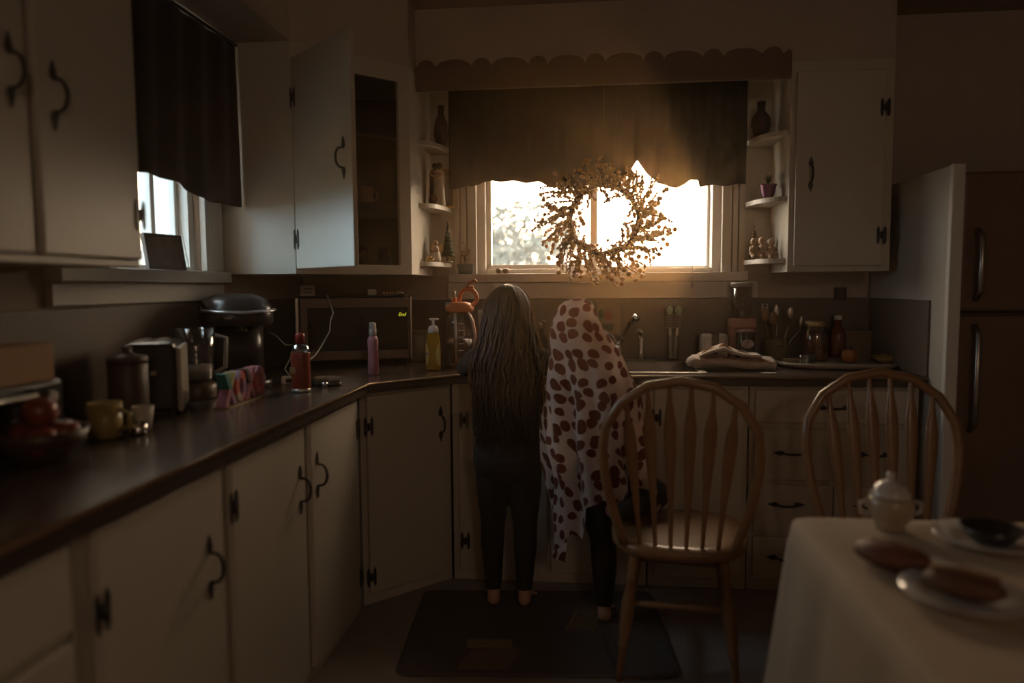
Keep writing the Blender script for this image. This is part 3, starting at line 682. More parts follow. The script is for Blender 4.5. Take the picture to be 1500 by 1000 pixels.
# pink drink maker
q = cx(1087, 3.52); pk = thing('drink_maker', 'tall pink drink maker with a clear tower and an oval badge', 'drink maker', (q, 3.53, CZT))
PINK = mat('dusty_pink_plastic', (.42, .20, .16), .35, var=.04)
m = MB(); m.box(-.056, .056, .0, .065, 0, .21).box(-.056, .056, -.05, 0, .165, .21).box(-.056, .056, -.05, 0, 0, .012); m.build('housing', PINK, pk, .006)
MB().lathe([(.040, .0125), (.043, .02), (.043, .145), (.040, .150)], (.008, -.046, 0), 20).build('pitcher', glass_mat('smoke_plastic', (.35, .28, .23), .10, .1), pk)
MB().lathe([(.044, .150), (.046, .158), (.02, .166), (0, .166)], (.008, -.046, -.002), 20, 1, .9).build('pitcher_lid', mat('pink_lid', (.5, .27, .22), .2), pk)
ov = MB(); ov.prism([(.008+.030*math.cos(a), .095+.020*math.sin(a)) for a in [2*PI*i/24 for i in range(24)]], -.0925, -.0895, 'y'); ovl = ov.build('oval_badge', mat('badge_cream', (.50, .38, .32), .4), pk)
m = MB(); m.tube([(-.004+.0, -.0935, .086), (.004, -.0935, .094), (.016, -.0935, .108), (.012, -.0935, .110), (.008, -.0935, .100), (.012, -.0935, .092)], .0016, 6).box(-.006, .022, -.0938, -.0926, .0805, .083); m.build('badge_script', mat('badge_red', (.25, .05, .04), .5), ovl)
MB().lathe([(.040, .2105), (.046, .25), (.050, .36), (.047, .36), (.042, .25)], (0, .018, 0), 22).build('tower', CLEAR, pk)
MB().lathe([(.052, .3605), (.053, .375), (.05, .38), (0, .381)], (0, .018, 0), 22).build('tower_lid', FROST, pk)
MB().cyl((.003, .018, .211), (.003, .018, .245), .010, n=10).build('spindle', FROST, pk)
# wall outlets
def outlet(px, py, label, mm, w_=.035):
    q = at(px, py, 3.625); t = thing('outlet', label, 'outlet', (q.x, WY-.0125, q.z))
    MB().box(-w_, w_, -.006, 0, -w_*1.1, w_*1.1).build('plate', mm, t, .002)
    for sz in (-.5, .5): MB().box(-w_*.45, w_*.45, -.0075, -.0061, sz*w_-w_*.3, sz*w_+w_*.3).build('socket', DKB, t)
outlet(1120, 450, 'small pale outlet plate on the splash panel above the utensil crock', PAPER, .016)
outlet(1231, 430, 'dark outlet plate on the splash panel under the right wall cabinet', BLACKP, .028)
# utensil crock
q = cx(1136, 3.54); cr = thing('utensil_crock', 'olive stoneware crock full of cooking utensils', 'crock', (q, 3.54, CZT))
MB().lathe([(.042, 0), (.048, .01), (.052, .10), (.050, .115), (.045, .115), (.042, .015)], n=22).build('crock', mat('olive_stoneware', (.20, .15, .075), .45, var=.15), cr)
m = MB(); m.tube([(-.012+.004*i, -.0525+.0004*abs(i-5), .08+.004*((i*7) % 3-1)) for i in range(11)], .0016, 5); m.build('dark_script', DKB, cr)
UT_ = [(-.020, .0, -.030, .205, .02), (.005, .01, .0, .225, .016), (.02, -.008, .045, .215, .018), (-.005, -.015, -.012, .19, .022), (.028, .008, .09, .17, .012)]
for i, (a, b, tx, hz, wd) in enumerate(UT_):
    u = thing('utensil', ['slotted spoon leaning left in the utensil crock', 'tall spatula upright in the utensil crock', 'ladle leaning right in the utensil crock', 'short wide spoon in the utensil crock', 'thin whisk handle sticking far out to the right of the crock'][i], 'utensil', (q+a, 3.54+b, CZT+.02), 0, 'utensils in the crock')
    mmx = [OAK, STEEL, STEEL, OAK, STEEL][i]
    MB().tube([(0, 0, 0), (tx*.5, 0, hz*.5), (tx, 0, hz-.03)], .004, 8).build('handle', mmx, u)
    MB().ball((tx*1.02, 0, hz), (wd, .005, .032), 12, 8).build('bowl', mmx, u)
# tray with things on it
q0, q1 = cx(1137, 3.40), cx(1312, 3.40)
TRY = 3.37
tr = thing('serving_tray', 'long oval pale stone tray on the counter right of the dish towel', 'tray', ((q0+q1)/2-.005, TRY, CZT))
hwid = (q1-q0)/2-.006
m = MB()
def oval(a, b): return [(a*math.copysign(abs(math.cos(t))**.75, math.cos(t)), b*math.copysign(abs(math.sin(t))**.75, math.sin(t))) for t in [2*PI*i/48 for i in range(48)]]
loft(m, [(oval(hwid*.93, .14), .0), (oval(hwid, .16), .012), (oval(hwid, .16), .024), (oval(hwid*.97, .15), .024), (oval(hwid*.94, .14), .016)])
m.build('tray', mat('pale_stone', (.40, .33, .26), .5, var=.2, scale=20), tr)
TZ = CZT+.0165
q = cx(1155, 3.40); nb_ = thing('napkin_stack', 'small stack of printed cards at the left end of the stone tray', 'cards', (q+.012, 3.38, TZ))
for i in range(4): MB().box(-.035, .03, -.03, .03, i*.0042, i*.0042+.0038).build('card', mat('tan_card', (.38, .27, .17), .7, var=.25, scale=40), nb_)
for i, (px_, lab) in enumerate(((1178, 'left one of two small clear glass cups on the stone tray'), (1193, 'right one of two small clear glass cups on the stone tray'))):
    g = thing('glass_cup', lab, 'cup', (cx(px_, 3.30), 3.30+.04*i, TZ), 0, 'glass cups on the tray'); MB().lathe([(.018, 0), (.021, .04), (.019, .04), (.016, .003)], n=16).build('cup', CLEAR, g)
q = cx(1195, 3.44); jr = thing('preserve_jar', 'large glass jar of dark red preserves with a gold lid', 'jar', (q, 3.45, TZ))
MB().lathe([(.052, 0), (.058, .008), (.058, .12), (.048, .148), (.042, .155), (.042, .165)], n=24).build('jar_glass', glass_mat('jar_glass', (.75, .6, .5), .10, .05), jr)
MB().lathe([(.050, .004), (.0555, .01), (.0555, .118), (.046, .142), (0, .143)], n=24).build('preserves', mat('red_preserves', (.16, .045, .02), .35, var=.6, scale=60), jr)
MB().lathe([(.046, .160), (.046, .180), (.040, .183), (0, .183)], n=24).build('gold_lid', mat('dull_gold', (.50, .37, .18), .35, metal=.5), jr)
q = cx(1231, 3.50); bo = thing('sauce_bottle', 'dark red sauce bottle behind the preserve jar', 'bottle', (q+.01, 3.57, CZT))
MB().lathe([(.034, 0), (.038, .006), (.038, .12), (.030, .155), (.016, .175), (.015, .20)], n=20).build('bottle', mat('maroon_glass', (.15, .035, .025), .15), bo)
MB().lathe([(.018, .2), (.018, .222), (0, .223)], n=16).build('cap', WHITEP, bo)
q = cx(1265, 3.5); bb = thing('recipe_box', 'beige paper box standing behind the fruit on the right of the counter', 'box', (q, 3.58, CZT))
m = MB(); m.box(-.062, .062, -.02, .02, 0, .135).build('box', mat('beige_card', (.20, .145, .10), .8), bb, .002); MB().box(-.063, .063, -.021, .021, .1355, .150).build('lid', mat('beige_card', (.2, .145, .1), .8), bb)
q = cx(1243, 3.38); fr = thing('bell_pepper', 'orange bell pepper lying on the stone tray', 'pepper', (q, 3.36, TZ))
m = MB()
def pep(u, v):
    a = 2*PI*u; t = PI*v; r_ = .034*math.sin(t)**.7*(1+.10*math.cos(4*a)); return (r_*math.cos(a), r_*math.sin(a), .032-.032*math.cos(t)+(.0 if v < .9 else -.006*(v-.9)*10))
m.grid(pep, 28, 12, closeu=True).build('flesh', mat('orange_skin', (.32, .12, .03), .3), fr); MB().tube([(0, 0, .054), (.002, 0, .068), (.008, 0, .074)], .004, 7).build('stem', GRN, fr)
q = cx(1285, 3.42)
for i in range(3):
    b = thing('banana', ['front banana of the bunch at the right end of the tray', 'middle banana of the bunch at the right end of the tray', 'back banana of the bunch at the right end of the tray'][i], 'banana', (q-.02, 3.34+.034*i, TZ), R(-8+8*i), 'bananas on the tray')
    pts = [(.075*math.sin(a)-.0+.02, 0, .092-.075*math.cos(a)) for a in [R(-28+13*k) for k in range(9)]]
    MB().tube(pts, [.006, .013, .0165, .0175, .0175, .017, .015, .010, .005], 8).build('banana_peel', mat('dull_banana', (.26, .18, .05), .5, var=.2, scale=30), b)
    MB().tube([pts[-1], (pts[-1][0]+.002, 0, pts[-1][2]+.016)], .004, 6).build('stem', TWIG, b)
# dish towel
dtw = thing('dish_towel', 'folded white dish towel with pink rainbow print beside the sink', 'dish towel', (cx(1068, 3.25), 3.23, CZT))
TW = mat('towel_white', (.60, .50, .42), .9, var=.06, bump=.2, bscale=150)
def slab(u, v):
    x = -.155+.345*u; y = -.075+.16*v
    z = .044+.012*math.sin(PI*v)+.008*math.sin(6*u+2*v)-.012*max(0, u-.85)*6
    return (x, y+.03*u, z)
m = MB(); m.grid(slab, 26, 12); o = m.build('lower_fold', TW, dtw); so_ = o.modifiers.new('s', 'SOLIDIFY'); so_.thickness = .032; so_.offset = -1
def upf(u, v):
    x = -.14+.27*u; pk_ = max(0, 1-abs(u-.40)/.42); z = .062+.055*pk_*(.35+.65*math.sin(PI*min(1, v*.9+.1)))+.004*math.sin(9*u)
    return (x+.01*v, -.055+.13*v+.02*u, z)
m = MB(); m.grid(upf, 26, 10); o = m.build('upper_fold', TW, dtw); so_ = o.modifiers.new('s', 'SOLIDIFY'); so_.thickness = .010; so_.offset = -1
MB().tube([(-.150, -.075, .030), (-.165, -.02, .034), (-.150, .07, .032)], [.020, .026, .022], 12).build('rolled_edge', TW, dtw)
RB = [mat('rainbow_rose', (.42, .15, .13), .9), mat('rainbow_mustard', (.42, .27, .10), .9), mat('rainbow_brown', (.20, .08, .05), .9)]
def arc_on(cx_, cy_, fn, r_, rad):
    out = []
    for i in range(13):
        a = PI*i/12; u = cx_+r_*math.cos(a); v = cy_+r_*2.0*math.sin(a)
        if 0 <= u <= 1 and 0 <= v <= 1: p = fn(u, v); out.append((p[0], p[1], p[2]+.0006))
    return out
for cx_, cy_, fn in ((.42, .15, upf), (.72, .2, upf), (.15, .2, upf), (.62, .0, slab), (.85, .0, slab), (.2, 0, slab), (.42, 0, slab)):
    for k in range(3):
        pts = arc_on(cx_, cy_, fn, .09-.025*k, 0)
        if len(pts) > 2: MB().tube(pts, .0022, 5).build('rainbow_print', RB[k], dtw)
q = cx(1132, 3.06); o = MB().box(-.03, .03, -.012, .012, 0, .002).build('paper_scrap', PAPER); o.location = (q-.005, 3.09, CZT); tag(o, 'small scrap of white paper on the counter edge beside the dish towel', 'paper')

# ------------------------------------------------------------------ counter: left side
q = cx(614, 3.50); gj = thing('food_jar', 'frosted grey lidded jar between microwave and soap bottle', 'jar', (q, 3.52, CZT))
MB().lathe([(.046, 0), (.048, .006), (.048, .125), (.046, .13)], n=24).build('jar_body', FROST, gj); MB().lathe([(.050, .1305), (.050, .148), (.047, .152), (0, .152)], n=24).build('lid', mat('grey_lid', (.30, .26, .21), .4), gj)
# microwave
ml, mr_ = Vector((cx(433, 3.17), 3.17)), Vector((cx(604, 3.36), 3.36))
mw_ang = math.atan2(mr_.y-ml.y, mr_.x-ml.x); MWW = (mr_-ml).length
mw = thing('microwave', 'dark stainless microwave reading End, standing in the counter corner', 'microwave', (ml.x, ml.y, CT), mw_ang)
DKS = mat('dark_stainless', (.11, .075, .052), .4, metal=.6, var=.1)
MB().box(0, MWW, .02, .30, .028, .325).build('case', BLACKP, mw, .006)
for i, (a, b) in enumerate(((.04, .05), (MWW-.04, .05), (.04, .27), (MWW-.04, .27))): MB().cyl((a, b, .0005), (a, b, .03), .014, n=10).build('foot', BLACKP, mw)
mwd = MB().box(.02, MWW-.012, 0, .019, .03, .322).build('front_panel', DKS, mw, .004)
MB().box(.055, MWW-.02, -.005, -.0005, .075, .275).build('door_window', BLACKG, mw, .004)
MB().box(0, .018, -.008, .02, .028, .325).build('side_pillar', STEEL, mw, .004); MB().box(MWW-.011, MWW, -.008, .02, .028, .325).build('side_pillar', STEEL, mw, .004)
MB().box(MWW-.10, MWW-.02, -.003, -.0005, .035, .066).build('door_button', DKS, mw, .003)
text_mesh('clock_display', 'End', .024, mat('display_yellow', (.6, .55, .02), .5, emit=((.9, .85, .05), .6)), mw, Matrix.Translation((MWW-.048, -.0056, .240)) @ FACE, .0004, .3)
MB().box(0-.004, MWW+.004, .0, .29, .3255, .330).build('top_plate', BLACKP, mw, .002)
def on_mw(x, y, z=.331): c, s_ = math.cos(mw_ang), math.sin(mw_ang); return (ml.x+x*c-y*s_, ml.y+x*s_+y*c, CT+z)
t = thing('adapter_box', 'white printed carton on the left of the microwave top', 'box', on_mw(.055, .10), mw_ang)
MB().box(-.03, .035, -.035, .035, 0, .048).build('carton', WHITEP, t, .002); m = MB()
for z in (.013, .03): m.box(-.015, .025, -.0362, -.0351, z, z+.006)
m.build('printed_bar', mat('grey_print', (.25, .21, .18), .6), t)
t = thing('charger', 'small white charger block on the microwave top', 'charger', on_mw(.355, .10), mw_ang)
MB().box(-.020, .018, -.016, .016, 0, .028).build('block', WHITEP, t, .003); MB().cyl((.018, 0, .014), (.026, 0, .014), .005, n=8).build('plug', STEEL, t)
t = thing('hair_clip', 'hair clip with four shiny beads on the right of the microwave top', 'hair clip', on_mw(.46, .09), mw_ang)
MB().box(-.06, .05, -.012, .012, 0, .004).build('clip_bar', BLACKP, t, .002); MB().tube([(0, 0, .006), (.02, 0, .018), (.045, 0, .008)], .004, 8).build('clip_spring', STEEL, t)
for i in range(4): MB().ball((-.05+.014*i, -.006, .0095), .0055, 10, 7).build('bead', mat('peach_bead', (.6, .35, .22), .2), t)
# white cord from the microwave top down to the adapter
pts = [on_mw(.14, .05, .3325), on_mw(.145, -.006, .331)]
pp = []
for (a, b) in ((484, 446), (488, 458), (484, 470), (483, 485), (478, 494), (470, 508), (462, 520), (450, 530), (440, 545), (428, 556)):
    Yq = interp([(440, 3.12), (500, 3.05), (525, 2.95), (556, 2.70)], b); pp.append(at(a, b, Yq))
cdz = [Vector(p) for p in pts]+pp
o = MB().tube(cdz, .0028, 7).build('charging_cord', mat('white_cord', (.55, .55, .52), .5, var=0)); tag(o, 'white charging cord hanging in a wavy line before the microwave', 'cord')
q = at(418, 560, 2.62); ad = thing('power_adapter', 'small white power adapter block behind the red bottle', 'adapter', (q.x, 2.66, CZT), R(20))
MB().box(-.03, .03, -.02, .02, 0, .028).build('block', WHITEP, ad, .004); MB().box(-.012, .012, -.022, -.0205, .006, .02).build('socket', DKB, ad)
o = MB().tube([at(394, 486, 2.75), at(405, 492, 2.72), at(418, 505, 2.70), at(431, 505, 2.68), at(425, 525, 2.68), at(417, 540, 2.68), Vector((q.x, 2.66, CT+.031))], .0024, 7).build('charging_cord', mat('white_cord', (.55, .55, .52), .5)); tag(o, 'thin white cord looping from the coffee maker to the adapter', 'cord')
o = MB().tube([at(x_, y_, Y_) for x_, y_, Y_ in ((386, 562, 2.52), (400, 567, 2.50), (418, 568, 2.51), (432, 568, 2.53))], .0022, 6).build('charging_cord', mat('tan_cord', (.28, .22, .15), .6))
for v in o.data.vertices: v.co.z = CT+.0032
tag(o, 'pale cord lying flat on the counter behind the letter sign', 'cord')
# red bottle
q = cx(441, 2.46, 550); rb = thing('shampoo_bottle', 'dark red bottle with red cap and clear shoulder on the left counter', 'bottle', (q, 2.46, CZT))
REDB = mat('dark_red_label', (.20, .035, .022), .3, var=.25, scale=40)
MB().lathe([(.031, 0), (.033, .002), (.033, .012)], n=24).build('base_ring', mat('silver_ring', (.45, .42, .36), .3, metal=.5), rb)
MB().lathe([(.033, .0122), (.0335, .014), (.0335, .138), (.033, .14)], n=24).build('label_sleeve', REDB, rb)
MB().lathe([(.033, .1402), (.033, .150), (.028, .163), (.019, .170), (.016, .172)], n=24).build('shoulder', glass_mat('shoulder_plastic', (.6, .6, .6), .25, .08), rb)
MB().lathe([(.0165, .1722), (.0165, .204), (.0145, .207), (0, .207)], n=20).build('cap', mat('red_cap', (.26, .03, .02), .35), rb)
m = MB()
for z in (.068, .076, .084): m.box(-.028, -.006, -.0338+.0, -.020, z, z+.005)
m.build('label_print', mat('label_yellow', (.34, .24, .11), .5), rb)
# hair brush
q = cx(480, 2.62, 560); hbr = thing('hair_brush', 'hair brush lying bristles up behind the red bottle', 'hair brush', (q, 2.62, CZT), R(-8))
m = MB(); loft(m, [(oval(.052, .026), 0), (oval(.058, .031), .008), (oval(.052, .027), .014)]); m.build('brush_head', BLACKP, hbr)
m = MB()
for i in range(11):
    for j in range(6):
        x, y = -.042+.0084*i, -.018+.0072*j
        if (x/.05)**2+(y/.024)**2 < 1: m.tube([(x, y, .013), (x*1.15, y*1.25, .034)], .0011, 4)
m.build('bristle_cluster', mat('tan_bristle', (.26, .19, .12), .6), hbr)
MB().tube([(-.055, 0, .007), (-.09, .01, .008), (-.125, .012, .009)], [.009, .008, .010], 10).build('handle', BLACKP, hbr); MB().lathe([(.010, 0), (.010, .018), (0, .019)], (.012, -.045, 0), 12).build('silver_knob', CHROME, hbr)
# pink spray bottle
q = cx(547, 2.95, 540); sb = thing('spray_bottle', 'slim pink spray bottle with a clear cap at the counter corner', 'spray bottle', (q, 2.95, CZT))
MB().lathe([(.020, 0), (.0225, .004), (.0225, .05), (.0205, .09), (.0225, .13), (.0225, .148), (.018, .160), (.013, .165)], n=22).build('body', mat('mauve_plastic', (.40, .17, .22), .35, var=.04), sb)
MB().lathe([(.0145, .1655), (.0155, .167), (.0155, .193), (.013, .195)], n=20).build('collar', FROST, sb); m = MB(); m.box(-.0125, .0125, -.012, .012, .1955, .214); m.prism([(-.0125, .214), (.0125, .214), (.0125, .217), (.0, .222), (-.0125, .222)], -.012, .012, 'y'); m.build('spray_cap', FROST, sb, .003)
MB().tube([(.0215, -.0075, .03), (.0195, -.0095, .07), (.0215, -.0075, .105)], .0025, 6).build('label_edge', mat('magenta', (.35, .03, .10), .4), sb)
# baby wash pump bottle
q = cx(636, 3.14, 530); yb = thing('wash_bottle', 'yellow see-through wash bottle with a white pump on the counter', 'pump bottle', (q, 3.13, CZT))
YEL = mat('amber_wash', (.62, .33, .025), .12, var=.05, trans=.5, ior=1.35)
m = MB(); loft(m, [(rr_poly(.027, .018, .012), 0), (rr_poly(.031, .021, .016), .006), (rr_poly(.032, .022, .016), .06), (rr_poly(.030, .020, .015), .12), (rr_poly(.026, .018, .014), .155), (rr_poly(.022, .017, .014), .165)]); m.build('body', YEL, yb)
MB().lathe([(.024, .1655), (.023, .185), (.017, .196), (.009, .199)], n=20, sy=.85).build('pump_collar', WHITEP, yb); m = MB(); m.cyl((0, 0, .199), (0, 0, .222), .0065, n=10).box(-.017, .024, -.008, .008, .2225, .230); m.build('pump_head', WHITEP, yb, .002)
LB = mat('pale_yellow_label', (.50, .38, .10), .5)
for sg in (-1, 1): m = MB(); m.prism([(sg*.030, .02), (sg*.030, .125), (sg*.022, .11), (sg*.014, .075), (sg*.020, .035)], -.0232, -.0225, 'y'); lb = m.build('label', LB, yb)
m = MB(); m.box(-.029, -.017, -.0238, -.0233, .072, .078); m.build('blue_print', mat('label_blue', (.10, .08, .25), .5), yb)
# big water jug
q = cx(674, 3.27, 500); wj = thing('water_jug', 'big clear water jug with an orange lid, loop handle and straw', 'water jug', (q, 3.27, CZT))
ORG = mat('orange_plastic', (.62, .22, .09), .35, var=.06)
m = MB(); m.lathe([(.052, 0), (.066, .006), (.068, .03), (.063, .045), (.068, .06), (.068, .20), (.064, .225), (.048, .245), (.042, .252)], n=28); m.build('bottle', CLEAR, wj)
MB().lathe([(.060, .004), (.064, .03), (.060, .045), (.064, .06), (.064, .13), (0, .131)], n=24).build('water', glass_mat('water_tint', (.72, .58, .50), .08, .03), wj)
m = MB(); loft(m, [(rr_poly(.050, .045, .03), .252), (rr_poly(.062, .05, .035), .258), (rr_poly(.064, .05, .035), .275), (rr_poly(.05, .042, .03), .293), (rr_poly(.03, .03, .02), .299)]); m.build('lid', ORG, wj)
m = MB(); m.tube([(.022+.040*math.cos(a)*1.0+.018, 0, .318+.040*math.sin(a)) for a in [R(200-28*i) for i in range(12)]], .0062, 8, flat=1.6); m.build('loop_handle', ORG, wj)
MB().box(.028, .066, -.006, .006, .362, .374).add([], []).build('strap_tab', ORG, wj, .003); m = MB(); m.tube([(.035, 0, .362), (.045, 0, .385), (.072, 0, .398), (.080, 0, .388)], .007, 8); m.build('ribbon', mat('amber_ribbon', (.42, .18, .08), .3), wj)
MB().lathe([(.012, .295), (.013, .318), (.010, .320)], (-.026, 0, 0), 12).build('spout_base', ORG, wj); MB().cyl((-.026, 0, .320), (-.026, 0, .348), .008, n=12).build('spout', FROST, wj)
MB().cyl((-.018, 0, .02), (-.022, 0, .252), .0055, n=8).build('straw', WHITEP, wj)
MB().tube([(.045, -.03, .252), (.064, -.035, .215), (.075, -.03, .15), (.069, -.028, .09)], [.010, .012, .012, .008], 8, flat=.5).build('side_strap', mat('peach_strap', (.62, .42, .30), .5), wj)
MB().box(-.062, -.04, -.03, .0, .282, .298).build('lock_button', mat('sky_blue_plastic', (.25, .38, .45), .4), wj, .003)
for i, z in enumerate((.08, .11, .14, .17, .20)): MB().box(.005, .028, -.0692, -.0682, z, z+.004).build('level_mark', WHITEP, wj)
# little cup half hidden behind the girl's hair
q = cx(712, 3.45, 445); o = thing('cup', 'pale blue cup showing past the left side of the girl\'s hair', 'cup', (q, 3.45, CZT)); MB().lathe([(.03, 0), (.036, .12), (.040, .255), (.037, .255), (.03, .01)], n=18).build('tumbler', mat('pale_blue_plastic', (.35, .42, .45), .4), o)
# dark soap pump between the children
q = cx(792, 3.56, 500); o = thing('soap_pump', 'dark glass soap bottle with a chrome pump between the two children', 'pump bottle', (q, 3.575, CT+.008))
MB().lathe([(.028, 0), (.032, .005), (.032, .09), (.022, .115), (.013, .122), (.012, .15)], n=20).build('bottle', mat('dark_bottle_glass', (.05, .045, .04), .08), o)
m = MB(); m.cyl((0, 0, .15), (0, 0, .185), .011, n=12).tube([(0, 0, .184), (.012, -.008, .190), (.030, -.02, .184)], .006, 8); m.build('pump', CHROME, o)
# coffee maker
q = cx(346, 2.60, 520); cm = thing('coffee_maker', 'big black pod coffee maker with a silver lever on the left counter', 'coffee maker', (q, 2.60, CZT), R(38))
def ell(a, b, n=28): return rr_poly(a, b, min(a, b)*.75, 6)
m = MB(); loft(m, [([(x*1, y+.045) for x, y in ell(.105, .10)], .03), ([(x, y+.045) for x, y in ell(.105, .10)], .235)]); m.build('column', BLACKP, cm)
m = MB(); loft(m, [([(x, y-.01) for x, y in ell(.112, .155)], .232), ([(x, y-.01) for x, y in ell(.120, .162)], .25), ([(x, y-.01) for x, y in ell(.118, .158)], .295), ([(x, y) for x, y in ell(.102, .135)], .328), ([(x, y+.01) for x, y in ell(.06, .085)], .347)]); m.build('brew_head', BLACKP, cm)
m = MB(); loft(m, [([(x, y-.01) for x, y in ell(.108, .155)], 0), ([(x, y-.01) for x, y in ell(.108, .155)], .03)]); m.build('base', BLACKP, cm)
MB().box(-.07, .07, -.165, -.075, .0305, .05).build('drip_tray', STEEL, cm, .004)
m = MB(); m.tube([(-.118, .0, .285), (-.121, -.10, .288), (-.09, -.175, .285), (0, -.195, .280), (.09, -.175, .285), (.121, -.10, .288), (.118, 0, .285)], [.010, .009, .010, .012, .010, .009, .010], 10, flat=.6); m.build('lever_handle', mat('lever_silver', (.42, .42, .42), .3, metal=.8), cm)
MB().cyl((-.121, .0, .285), (-.112, 0, .285), .016, n=14).build('pivot', STEEL, cm); MB().cyl((.112, .0, .285), (.121, 0, .285), .016, n=14).build('pivot', STEEL, cm)
MB().cyl((0, -.10, .21), (0, -.10, .232), .022, n=14).build('nozzle', BLACKP, cm)
MB().tube([(-.07, -.171, .262), (-.045, -.176, .262)], .0025, 6).build('logo_bar', mat('logo_grey', (.4, .42, .45), .4), cm)
# XOXO letter sign: four fat letters in a row on a thin base
P0, P1 = at(316, 590, 2.09), at(373, 570, 2.36)
P0.z = P1.z = CZT
xd = (P1-P0); ang = math.atan2(xd.y, xd.x); XL = xd.length
xo = thing('letter_sign', 'painted block letters XOXO standing on the left counter', 'sign', (P0.x, P0.y, CZT), ang)
LH, LT = .102, .034
cols = {'t': (.03, .16, .15), 'y': (.28, .24, .09), 'p': (.30, .10, .14), 'm': (.22, .12, .20), 'r': (.40, .07, .05), 'c': (.36, .30, .22), 'd': (.07, .045, .035), 'k': (.38, .13, .14)}
LM = {k: mat('letter_paint_'+k, v, .55, var=.12, scale=40) for k, v in {'t': cols['t']}.items()}
LM = {k: mat({'t': 'teal', 'y': 'mustard', 'p': 'plum', 'm': 'mauve', 'r': 'scarlet', 'c': 'cream', 'd': 'umber', 'k': 'rose'}[k]+'_paint', v, .55, var=.12, scale=40) for k, v in cols.items()}
def xstroke(m, w_, h0, h1, xa, xb, th_): m.prism([(xa-th_, h0), (xa+th_, h0), (xb+th_, h1), (xb-th_, h1)], -LT, 0, 'y')
WL = XL/4*1.03
for k, kind in enumerate('XOXO'):
    c = WL*(k+.5); z0_ = .0045
    if kind == 'X':
        pals = ['t', 'y', 'p', 'm'] if k == 0 else ['d', 'k', 'k', 'p']
        e = WL*.40; th_ = WL*.17; mid = z0_+LH/2
        par = None
        for i, (xa, ha, xb, hb_) in enumerate(((c-e, z0_+LH, c, mid), (c+e, z0_+LH, c, mid), (c-e, z0_, c, mid), (c+e, z0_, c, mid))):
            m = MB(); m.prism([(xa-th_, ha), (xa+th_, ha), (xb+th_, hb_), (xb-th_, hb_)], -LT+.0004*i, -.0004*i, 'y'); o = m.build('letter_x_stroke', LM[pals[i]], xo, .002)
    else:
        pals = ['m', 'r', 'c', 'p', 'm', 'r'] if k == 1 else ['p', 'r', 'k', 'r', 'k', 'k']
        for s_ in range(6):
            v = []; f = []
            for i in range(6):
                a = 2*PI*(s_+i/5)/6+PI/2
                for (rx, rz_) in ((WL*.50, LH*.5), (WL*.21, LH*.27)):
                    for y in (-LT, 0): v.append((c+rx*math.cos(a), y, z0_+LH/2+rz_*math.sin(a)))
            for i in range(5):
                b = i*4; f += [(b, b+4, b+5, b+1), (b+2, b+3, b+7, b+6), (b, b+2, b+6, b+4), (b+1, b+5, b+7, b+3)]
            f += [(0, 1, 3, 2), (20, 22, 23, 21)]
            MB().add(v, f).build('letter_o_segment', LM[pals[s_]], xo)
MB().box(-.004, XL+.006, -LT-.012, .006, 0, .004).build('base_strip', mat('sign_base', (.30, .22, .12), .35), xo)
# clear jug, toaster, mug, baskets at the far left (dim in the photo)
q = cx(289, 2.30, 560); pj = thing('glass_pitcher', 'clear glass pitcher on a brown base beside the coffee maker', 'pitcher', (q, 2.30, CZT), R(30))
MB().lathe([(.060, 0), (.062, .004), (.062, .045), (.050, .052), (0, .053)], n=22).build('base', mat('brown_base', (.10, .065, .04), .4), pj)
MB().lathe([(.045, .0535), (.052, .065), (.058, .15), (.064, .235), (.061, .235), (.055, .15), (.048, .068)], n=24).build('pitcher_glass', CLEAR, pj)
MB().tube([(.060, 0, .21), (.095, 0, .20), (.090, 0, .10), (.056, 0, .08)], .0075, 8).build('handle', FROST, pj)
MB().lathe([(.05, .067), (.054, .11), (0, .112)], n=22).build('ice_fill', mat('pale_contents', (.40, .38, .34), .4, bump=.6, bscale=60), pj)
q = cx(236, 2.02, 560); to = thing('toaster', 'black boxy toaster with a pale end panel left of the pitcher', 'toaster', (q-.015, 2.03, CZT), R(25))
MB().box(-.075, .06, -.10, .10, .01, .215).build('body', BLACKP, to, .015); MB().box(.0605, .075, -.10, .10, .012, .20).build('end_panel', mat('end_panel_grey', (.34, .29, .24), .4), to, .006)
for sx in (-.035, .015): MB().box(sx-.012, sx+.012, -.08, .08, .2155, .218).build('slot', STEEL, to)
for a, b in ((-.06, -.08), (.045, -.08), (-.06, .08), (.045, .08)): MB().cyl((a, b, 0), (a, b, .012), .01, n=8).build('foot', BLACKP, to)
MB().box(-.01, .01, -.115, -.1005, .12, .135).build('lever', CHROME, to, .003)
bk = thing('tea_canister', 'dim brown tea canister behind the toaster at the left', 'canister', (cx(186, 1.83, 520), 1.83, CZT))
DW = mat('dim_walnut', (.07, .045, .03), .5)
MB().lathe([(.046, 0), (.05, .004), (.05, .165), (.047, .168)], n=24).build('canister_body', DW, bk); MB().lathe([(.051, .1685), (.051, .185), (.02, .192), (.012, .2), (.014, .212), (0, .216)], n=24).build('lid', DW, bk)
q = cx(138, 1.66, 620); mg = thing('mug', 'yellow mug with a shiny rim on the left counter', 'mug', (-1.19, 1.66, CZT)); MB().lathe([(.034, 0), (.038, .006), (.040, .088), (.036, .088), (.033, .01)], n=20).build('cup', mat('dull_yellow_glaze', (.30, .22, .07), .35), mg)
MB().tube([(.038, 0, .07), (.064, 0, .062), (.064, 0, .03), (.037, 0, .02)], .006, 8).build('handle', mat('dull_yellow_glaze', (.3, .22, .07), .35), mg)
sp_ = MB().lathe([(.018, 0), (.020, .004), (.022, .03), (.02, .03), (.017, .004)], n=14).build('salt_cellar', CHROME); sp_.location = (-1.13, 1.70, CZT); tag(sp_, 'tiny silver cup beside the yellow mug', 'cup')
